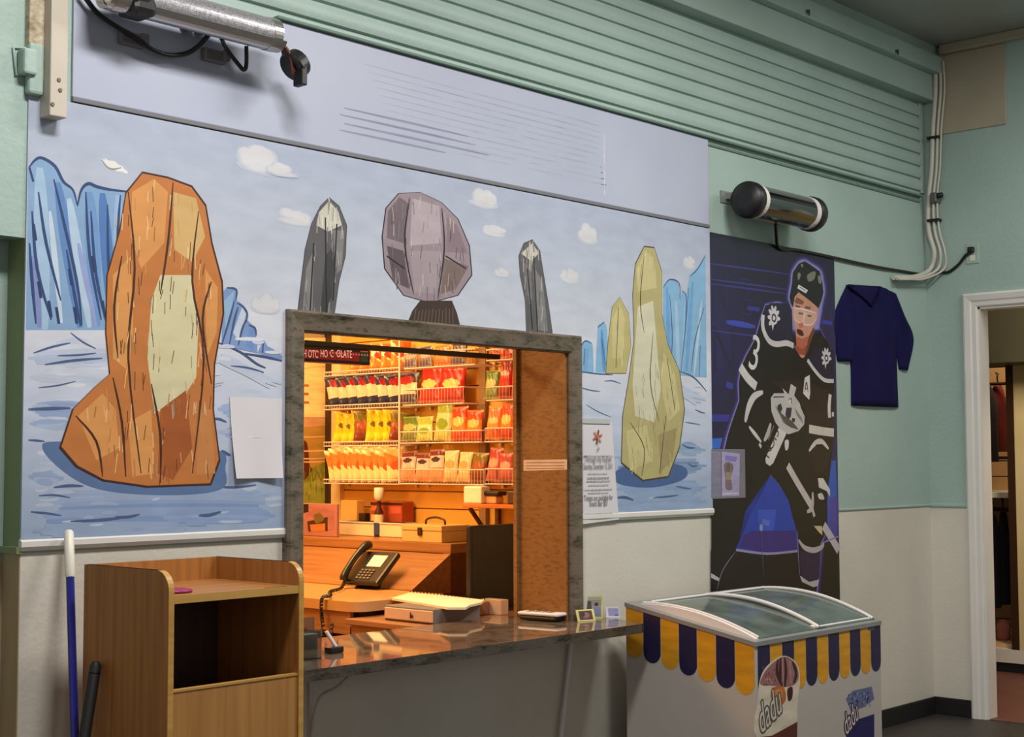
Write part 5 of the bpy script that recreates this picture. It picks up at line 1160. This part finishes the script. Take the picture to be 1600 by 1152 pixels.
# ------------------------------------------------------------------ console desk along the snack wall
yd0, yd1 = 1.10, YB-.06
dk = thing('console_desk', 'brown console desk with a sloping front along the snack wall', 'desk', loc=(5.4, 1.7, 0))
w = MB(); w.box(5.195, XB-.005, yd0, yd1, 1.035, 1.085, .004); w.build('desk_top', BROWNW, dk)
w = MB(); w.prism([(5.2, 1.033), (4.935, .872), (4.935, .84), (5.2, .84)], 'Y', yd0+.004, yd1); sl_ = w.build('sloping_front', BROWNW, dk)
w = MB(); w.prism([(5.195, 1.0355), (4.93, .8745), (4.93, .868), (5.195, 1.03)], 'Y', yd0, yd0+.05); w.build('edge_strip', BROWNW, sl_)
w = MB(); w.box(5.2, XB-.005, yd0, yd1, .0, 1.034); w.build('cabinet_body', BROWND, dk)
# low side table with the telephone
tb = thing('side_table', 'brown round-cornered side table in front of the sloping desk', 'table', loc=(4.65, 1.5, 0))
zt = .868; c0 = wz(558, 942, zt); X0, Y0 = c0.x, c0.y
def rc(x0, x1, y0, y1, r):
    p = []
    for cx_, cy_, a0 in ((x0+r, y0+r, PI), (x1-r*.2, y0+r*.2, 1.5*PI)):
        rr = r if cx_ < (x0+x1)/2 else r*.2
        for i in range(7): a = a0+PI/2*i/6; p.append((cx_+rr*math.cos(a), cy_+rr*math.sin(a)))
    return p+[(x1, y1), (x0, y1)]
w = MB(); w.prism(rc(X0, 4.93, Y0, yd1-.02, .07), 'Z', zt-.045, zt); w.build('table_top', mat('pale_brown_laminate', (206, 158, 104), .3, var=.05), tb)
w = MB()
w.box(X0+.012, X0+.032, Y0+.06, yd1-.05, .72, zt-.046); w.box(X0+.012, X0+.032, Y0+.06, Y0+.16, 0, .70); w.box(X0+.012, X0+.032, 1.75, yd1-.05, 0, .70); w.box(X0+.02, 4.92, yd1-.08, yd1-.05, 0, zt-.05)
w.build('front_panel', BROWNW, tb)
w = MB(); w.box(X0+.07, 4.92, Y0+.06, Y0+.08, 0, zt-.05); w.box(4.5, 4.92, Y0+.1, yd1-.1, 0, .1); w.build('side_panel', BROWND, tb)
# pass-through shelf behind the sill
w = MB(); w.box(4.33, XB-.01, .348, .90, .775, .80, .003); w.box(5.0, 5.03, .4, .88, 0, .775); w.box(4.35, 4.38, .4, .88, 0, .775); ps = tag(w.build('pass_shelf', BROWNW), 'brown worktop behind the stone counter holding drawer and screen', 'worktop')
# cash drawer, pad and carton
x0, x1, y0, y1, z0, z1 = corner_box(.8005, 600, 678, 738, 977, 953)
cdw = thing('cash_drawer', 'beige and grey cash drawer box behind the counter under a paper pad', 'drawer', loc=(x0, y0, z0))
w = MB(); w.box(x0+.004, x1+.05, y0, y1, z0, z1, .004); w.build('case', DRAWERG, cdw)
w = MB(); w.box(x0-.004, x0+.004, y0+.006, y1-.006, z0+.008, z1-.008, .003); dr = w.build('drawer_front', DRAWERM, cdw)
w = MB(); yk = y0+(y1-y0)*.42; w.lathe((x0-.004, yk, z0+.028), [(.007, 0), (.007, -.006), (.004, -.007)], 10, axis='X'); w.box(x0-.014, x0-.01, yk-.002, yk+.002, z0+.02, z0+.045); w.build('lock_key', DARKBR, dr)
zp = z1+.001
pts = [wz(*p, zp) for p in ((612, 938), (641, 929), (689, 933), (757, 941), (752, 945), (734, 949), (728, 953), (700, 953), (640, 943))]
w = MB(); w.prism([(p.x, p.y) for p in pts], 'Z', zp, zp+.010); pad = tag(w.build('paper_pad', mat('pad_paper', (244, 226, 190), .6)), 'cream spiral paper pad lying on the cash drawer', 'pad')
w = MB(); A_, B_ = pts[1], pts[3]
for i in range(22):
    p = A_.lerp(B_, i/21); w.lathe((p.x, p.y, zp+.010), [(.003, 0), (.003, .006)], 6)
w.build('spiral_binding', DARKBR, pad)
x0, x1, y0, y1, z0, z1 = corner_box(.8005, 742, 783, 790, 962, 938); w = MB(); w.box(x0, x1+.02, y0, min(y1, y0+.12), z0, z1, .003)
tag(w.build('small_carton', DRAWERM), 'small pinkish carton on the worktop right of the cash drawer', 'carton')
a = wy(746, 928, .55); w = MB(); w.box(a.x-.03, a.x+.06, a.y-.02, a.y+.03, .8005, .86, .004); o = tag(w.build('card_box', mat('card_box', (150, 104, 84), .5)), 'small patterned card box in front of the dark screen', 'box')
# dark flat screen
ym = .62; a, b = wy(735, 822, ym), wy(838, 945, ym)
ms = thing('flat_screen', 'black flat screen standing on the worktop beside the right jamb', 'monitor', loc=((a.x+b.x)/2, ym, .8))
w = MB(); w.box(a.x, b.x, ym, ym+.03, b.z, a.z, .006); w.build('screen_case', DULLBLK, ms)
w = MB(); w.box(a.x+.012, b.x-.012, ym-.001, ym, b.z+.012, a.z-.012); w.build('screen', SCREEN, ms)
w = MB(); w.box((a.x+b.x)/2-.03, (a.x+b.x)/2+.03, ym+.03, ym+.05, .81, b.z+.1); w.box((a.x+b.x)/2-.1, (a.x+b.x)/2+.1, ym-.04, ym+.14, .8005, .812, .003); w.build('stand', DULLBLK, ms)

# desk telephone
pp = wz(578, 919, zt+.0005); pp.x -= .05; pp.y -= .01; ph = thing('desk_telephone', 'black desk telephone tilted up on the side table', 'telephone', loc=pp, rotz=math.radians(-84))
T = ph.matrix_basis @ Matrix.Rotation(math.radians(0), 4, 'Z')
w = MB(); tilt = Matrix.Rotation(math.radians(40), 4, 'X')
w.prism([(-.015, 0.0), (.04, 0.0), (.05, .02), (.085, .08), (.075, .075)], 'X', -.05, .07); 
w.v = [tuple(T @ Vector(p)) for p in w.v]; w.build('foot_wedge', PHONEB, ph)
TT = T @ Matrix.Translation((0, -.02, .012)) @ tilt @ Matrix.Scale(1.14, 4)
w = MB(); w.box(-.10, .105, 0, .195, 0, .028, .010, M=TT); pb = w.build('phone_body', PHONEB, ph)
w = MB(); w.box(-.02, .062, .095, .165, .0285, .030, .001, M=TT); lb = w.build('paper_label', mat('lit_label', (250, 246, 236), .5, var=.01), pb)
w = MB()
for i in range(4):
    for j in range(4): w.box(-.03+.021*i, -.015+.021*i, .018+.016*j, .028+.016*j, .028, .033, .002, M=TT)
w.build('keypad', KEYG, pb)
w = MB(); w.tube([TT @ Vector((x, y, zq)) for x, y, zq in smooth_open([(-.073, -.008, .040), (-.073, .02, .056), (-.073, .10, .066), (-.073, .18, .060), (-.073, .215, .042)], 4)], [.018, .021, .022, .021, .019, .018, .017, .017, .017, .017, .018, .019, .021, .023, .024, .023, .020], 10); hs = w.build('handset', PHONEB, ph)
w = MB(); ey = wx(508, 938, X0).y
cpts = [TT @ Vector((-.073, -.01, .03)), wz(532, 920, zt+.016), wz(516, 925, zt+.016), Vector((X0+.03, ey, zt+.016)), Vector((X0-.016, ey, zt+.010)), Vector((X0-.022, ey, zt-.05)), Vector((X0-.022, ey-.01, .76)), Vector((X0-.022, ey-.03, .66)), Vector((X0-.024, ey-.06, .67)), Vector((X0-.022, ey-.075, .77))]
sm_ = smooth_open([tuple(p) for p in cpts], 26); out = []
for i, p in enumerate(sm_):
    out.append(Vector(p)+Vector((.007*math.cos(i*1.15), .007*math.sin(i*1.15), .006*math.sin(i*1.15+1))))
w.tube(out, .0036, 5); w.build('coiled_cord', PHONEB, ph)

# things standing on the desk top
zd = 1.0855
x0, x1, y0, y1, z0, z1 = corner_box(zd, 628, 690, 733, 849, 822)
tbx = thing('tool_box', 'tan metal tool box with a dark handle on the console desk', 'tool box', loc=(x0, y0, zd))
w = MB(); w.box(x0, x1, y0, y1, z0, z0+(z1-z0)*.66, .003); w.build('case', STEELBX, tbx)
w = MB(); w.box(x0-.003, x1+.003, y0-.003, y1+.003, z0+(z1-z0)*.67, z1, .004); ld = w.build('lid', STEELBX, tbx)
ymid = (y0+y1)/2; w = MB(); xm2 = (x0+x1)/2; w.tube(smooth_open([(xm2, ymid-.07, z1), (xm2, ymid-.062, z1+.025), (xm2, ymid, z1+.036), (xm2, ymid+.062, z1+.025), (xm2, ymid+.07, z1)], 4), .006, 6); w.build('handle', DARKBR, ld)
w = MB(); yl = wx(657, 835, x0).y; w.box(x0-.01, x0-.002, yl-.014, yl+.014, z0+(z1-z0)*.38, z0+(z1-z0)*.86, .003); w.build('latch', DARKBR, tbx)
x0, x1, y0, y1, z0, z1 = corner_box(zd, 530, 629, 634, 841, 818); w = MB(); w.box(x0, x0+.10, y0+.004, y1, z0, z1, .006); tr = tag(w.build('storage_tray', mat('translucent_tray', (248, 226, 186), .35)), 'long pale plastic storage tray on the console desk left of the tool box', 'tray')
w = MB(); w.box(x0-.005, x0+.105, y0, y1+.004, z1-.008, z1, .003); w.build('tray_lid', WHITEPL, tr)
def deskbox(name, label, cat, pl, pr, pyb, pyt, m, back=.2, d=.06, z=zd):
    X_ = 5.2+back; a, b = wx(pl, pyb, X_), wx(pr, pyb, X_); hh = rise(Vector((X_, (a.y+b.y)/2, z)), pyt)
    w = MB(); w.box(X_, X_+d, a.y, b.y, z, z+hh, .004); return tag(w.build(name, m), label, cat), (X_, a.y, b.y, z, z+hh)
o, e = deskbox('photo_frame', 'mauve framed photo standing at the far left end of the console desk', 'photo frame', 474, 526, 834, 787, mat('mauve_frame', (176, 120, 116), .4), .04, .02)
P = Paint((e[0]-.0008, 0, 0), (0, -1, 0), (0, 0, 1)); P.px([(478, 792), (522, 794), (522, 828), (478, 829)], (168, 110, 112)); P.px([(480, 815), (512, 808), (512, 830), (482, 831)], (62, 36, 36)); P.px([(484, 820), (508, 818), (508, 830), (486, 831)], (190, 120, 60)); P.px([(474, 788), (482, 788), (482, 800), (474, 802)], (30, 18, 20)); P.px([(490, 806), (500, 802), (506, 812), (494, 818)], (110, 96, 50), True); P.build('photo', PRINT, o)
deskbox('light_carton', 'pale orange carton behind the storage tray on the desk', 'carton', 532, 557, 830, 782, mat('pale_orange_card', (242, 180, 100), .6), .28)
deskbox('dark_jar', 'small dark jar behind the storage tray on the desk', 'jar', 560, 570, 830, 802, DARKBR, .27, .04)
o, e = deskbox('red_carton', 'red and brown carton behind the blue bottle on the desk', 'carton', 579, 628, 830, 784, mat('red_brown_card', (176, 74, 44), .5), .29, .09)
P = Paint((e[0]-.0008, 0, 0), (0, -1, 0), (0, 0, 1)); P.px([(579, 785), (628, 786), (628, 790), (579, 789)], (60, 34, 30)); P.px([(580, 791), (590, 791), (590, 798), (580, 798)], (222, 110, 84)); P.px([(580, 804), (590, 804), (590, 814), (580, 814)], (236, 190, 150)); P.px([(608, 792), (626, 792), (626, 802), (608, 804)], (206, 96, 70)); P.build('print', PRINT, o)
q = wx(592, 830, 5.425); bt_ = thing('syrup_bottle', 'bottle with a white cap and blue label in front of the red carton', 'bottle', loc=(5.425, q.y, zd))
hb = rise(Vector((5.425, q.y, zd)), 762); w = MB(); w.lathe((5.425, q.y, zd), [(.024, 0), (.027, .004), (.027, hb*.42), (.026, hb*.5), (.012, hb*.6), (.011, hb*.72), (.013, hb*.73)], 16); w.build('bottle_body', mat('dark_syrup', (70, 34, 26), .2), bt_)
w = MB(); w.lathe((5.425, q.y, zd), [(.0278, hb*.05), (.0278, hb*.28)], 16); w.lathe((5.425, q.y, zd), [(.0278, hb*.285), (.0278, hb*.45)], 16, mi=1); w.build('label', [mat('blue_label', (58, 74, 122), .5), mat('cream_label', (240, 214, 176), .5)], bt_)
w = MB(); w.lathe((5.425, q.y, zd), [(.014, hb*.73), (.022, hb*.76), (.027, hb*.8), (.027, hb*.98), (.022, hb)], 16); w.build('pump_cap', IVORY, bt_)
# little wooden wall shelf next to the jamb
xs2 = XB-.26; a, b = wx(722, 790, xs2), wx(822, 787, xs2); zs = (a.z+b.z)/2
ws = thing('wall_shelf', 'orange brown wooden shelf on brackets beside the right jamb', 'shelf', loc=(XB, (a.y+b.y)/2, zs))
w = MB(); w.box(xs2, XB-.001, b.y, a.y, zs-.02, zs, .003); w.build('shelf_board', mat('orange_wood', (206, 120, 60), .4), ws)
w = MB(); yk = wx(760, 800, XB-.1).y; w.tube([(XB-.02, yk, zs-.24), (XB-.22, yk, zs-.025)], .012, 6); w.box(XB-.024, XB-.002, yk-.012, yk+.012, zs-.27, zs-.02); w.build('shelf_bracket', BROWND, ws)
def on_shelf(name, label, cat, pl, pr, pyt, m, back, d, z=zs+.0005):
    X_ = xs2+back; a, b = wx(pl, 780, X_), wx(pr, 780, X_); hh = rise(Vector((X_, (a.y+b.y)/2, z)), pyt)
    w = MB(); w.box(X_, X_+d, b.y, a.y, z, z+hh, .008); return tag(w.build(name, m), label, cat)
on_shelf('white_packet', 'puffy white packet on the wooden wall shelf', 'packet', 724, 752, 760, mat('white_packet', (250, 240, 222), .6, bump=.5, bscale=18), .03, .07)
o = on_shelf('cream_stand', 'cream box on the wooden wall shelf under a black strip', 'box', 757, 775, 775, mat('cream_stand', (236, 180, 120), .5), .06, .06)
zc2 = max(v.co.z for v in o.data.vertices)+.0005; on_shelf('black_strip_box', 'flat black box lying on the cream box on the wall shelf', 'box', 754, 778, 768, DULLBLK, .05, .07, zc2)
on_shelf('tape_dispenser', 'grey and dark tape dispenser on the wall shelf next to the jamb', 'dispenser', 792, 816, 767, mat('dark_grey_plastic', (78, 62, 52), .4), .05, .06)

# ================================================================== the shop beyond the doorway
pf = wz(1575, 1052, 0); XF = pf.x
w = MB(); w.box(XR+.0, 13.5, -3.0, 3.0, .0005, .004); struct(w, 'floor_shop', REDFLR)
w = MB(); w.box(XR+.13, XF+1.6, .9, 1.0, 0, 3.2); w.box(XF+1.5, XF+1.6, -3.0, .9, 0, 3.2); w.box(XR+.13, XF+1.6, -3.0, 1.0, 3.2, 3.3); struct(w, 'wall_shop', OLIVEDK)
h0 = wx(1575, 566, XF-.35); w = MB(); w.box(XF-.35, XF+.1, -3.0, .9, h0.z, 3.2); struct(w, 'trim_13', OLIVEDK)
zp0 = wx(1575, 1036, XF).z; zp1 = wx(1575, 1015, XF).z
w = MB(); w.box(XF, XF+1.5, -3, .9, zp0, zp1); w.box(XF+.01, XF+1.5, -3, .9, 0, zp0, mi=1); struct(w, 'trim_14', [TRIMW, BLACK])
ya, yb_ = wx(1576, 800, XF).y, wx(1588, 800, XF).y
w = MB(); w.box(XF, XF+.08, yb_, ya, zp1, h0.z); struct(w, 'trim_15', DARKBR)
w = MB(); w.box(XF, XF+.9, -3, yb_, zp1, h0.z); struct(w, 'wall_shop_pale', PALEY)
w = MB(); z = zp1
while z < 3.0: w.box(XF+.85, XF+.9, yb_, .9, z, min(z+.12, 3.1)-.008, .002); z += .12
struct(w, 'wall_shop_slats', SHOPW)
w = MB(); w.box(XF+.06, XF+.85, yb_, .9, zp1, zp1+.03); struct(w, 'trim_16', SHOPW)
def coat(name, label, pl, pr, pyt, pyb, x, m, m2=None):
    a, b = wx(pl, pyt, x), wx(pr, pyb, x); w = MB(); n = 14; v = []; f = []; k = 16
    yc, hw = (a.y+b.y)/2, abs(a.y-b.y)/2
    for j in range(n+1):
        t_ = j/n; zz = a.z+(b.z-a.z)*t_; ww = hw*(.45+.55*min(1, t_*3.2)**.6)
        for i in range(k):
            q = 2*PI*i/k; r_ = 1+.08*math.sin(3*q+4*t_)*t_
            v.append((x+.07*math.sin(q)*r_*(.5+.5*min(1, t_*4)), yc+ww*math.cos(q)*r_, zz))
    for j in range(n):
        for i in range(k): f.append([j*k+i, j*k+(i+1) % k, (j+1)*k+(i+1) % k, (j+1)*k+i])
    w.add(v, f, 0, True); w.add(v[:k], [list(range(k))]); w.add(v[-k:], [list(range(k))[::-1]])
    o = tag(w.build(name, m), label, 'jacket')
    w = MB(); w.tube(smooth_open([(x, yc-hw*.5, a.z-.01), (x, yc, a.z+.04), (x, yc, a.z+.08), (x+.02, yc+.02, a.z+.1), (x+.03, yc, a.z+.09)], 4), .006, 6); w.build('hanger', DULLBLK, o); return o
coat('hanging_jacket', 'dark red jacket hanging in the shop beyond the doorway, upper rail', 1546, 1574, 604, 706, XF+.45, CLOTHR)
coat('hanging_jacket', 'black jacket hanging in front of the dark red one beyond the doorway', 1528, 1560, 606, 722, XF+.25, CLOTHD)
coat('hanging_jacket', 'plum coat hanging below the bright shelf beyond the doorway', 1540, 1564, 806, 950, XF+.3, CLOTHP)
coat('hanging_jacket', 'dark coat hanging below the bright shelf, next to the dark post', 1560, 1578, 800, 945, XF+.5, CLOTHD)
w = MB(); a = wx(1560, 772, XF+.3); w.box(XF+.15, XF+.85, yb_, .85, a.z-.025, a.z+.015, .003); tag(w.build('display_shelf', IVORY), 'bright cream display shelf in the shop beyond the doorway', 'shelf')
w = MB(); a = wx(1560, 720, XF+.4); w.tube([(XF+.35, yb_+.02, a.z+.02), (XF+.35, .85, a.z+.02)], .012, 8); w.tube([(XF+.40, yb_+.02, wx(1560, 600, XF+.4).z), (XF+.40, .85, wx(1560, 600, XF+.4).z)], .012, 8); w.tube([(XF+.40, yb_+.02, wx(1560, 797, XF+.4).z), (XF+.40, .85, wx(1560, 797, XF+.4).z)], .012, 8)
tag(w.build('clothes_rail', DARKBR), 'dark clothes rails holding the jackets in the shop', 'rail')
a = wx(1567, 960, XF+.25); w = MB(); w.lathe((a.x, a.y, zp1+.031), [(.03, 0), (.05, .02), (.045, .06), (.055, .10), (.03, .14), (.01, .15)], 10); tag(w.build('pink_pouch', mat('pink_cloth', (176, 104, 92), .8, bump=.5, bscale=25)), 'small pink bundle on the display floor by the dark post', 'bundle')

# ================================================================== light
def area(name, loc, size, energy, col, rot=(0, 0, 0), sy=None):
    d = bpy.data.lights.new(name, 'AREA'); d.energy = energy; d.color = col
    d.shape = 'RECTANGLE'; d.size = size; d.size_y = sy or size
    o = bpy.data.objects.new(name, d); COL.objects.link(o); o.location = loc; o.rotation_euler = rot; return o
area('ceiling_lamp', (4.9, -1.9, 3.93), 1.3, 88, (1, .97, .92), (0, 0, 0), .5)
area('ceiling_lamp', (2.3, -1.7, 3.93), .8, 92, (1, .97, .92), (0, 0, 0), .4)
area('ceiling_lamp', (7.2, -2.2, 3.93), 1.2, 42, (1, .97, .92), (0, 0, 0), .4)
area('booth_light', (4.6, 1.75, 2.58), .8, 44, (1, .63, .25))
area('booth_light', (3.55, 1.45, 2.58), .7, 48, (1, .65, .27))  # fill light added to brighten the snack wall from the left
area('shop_light', (XF+.3, .2, 2.9), .4, 16, (1, .74, .45))
area('shop_light', (XF-1.2, -1.0, 2.7), .5, 48, (1, .82, .58), (0, -.95, 0))  # unseen added light, tilted to brighten the pale shop wall
wd = bpy.data.worlds.new('world'); scn.world = wd; wd.use_nodes = True
bg = wd.node_tree.nodes['Background']; bg.inputs[0].default_value = (1.0, .96, .90, 1); bg.inputs[1].default_value = .42
vs = scn.view_settings; vs.view_transform = 'Standard'; vs.look = 'None'; vs.gamma = 1.0; vs.exposure = -0.06; vs.use_curve_mapping = False
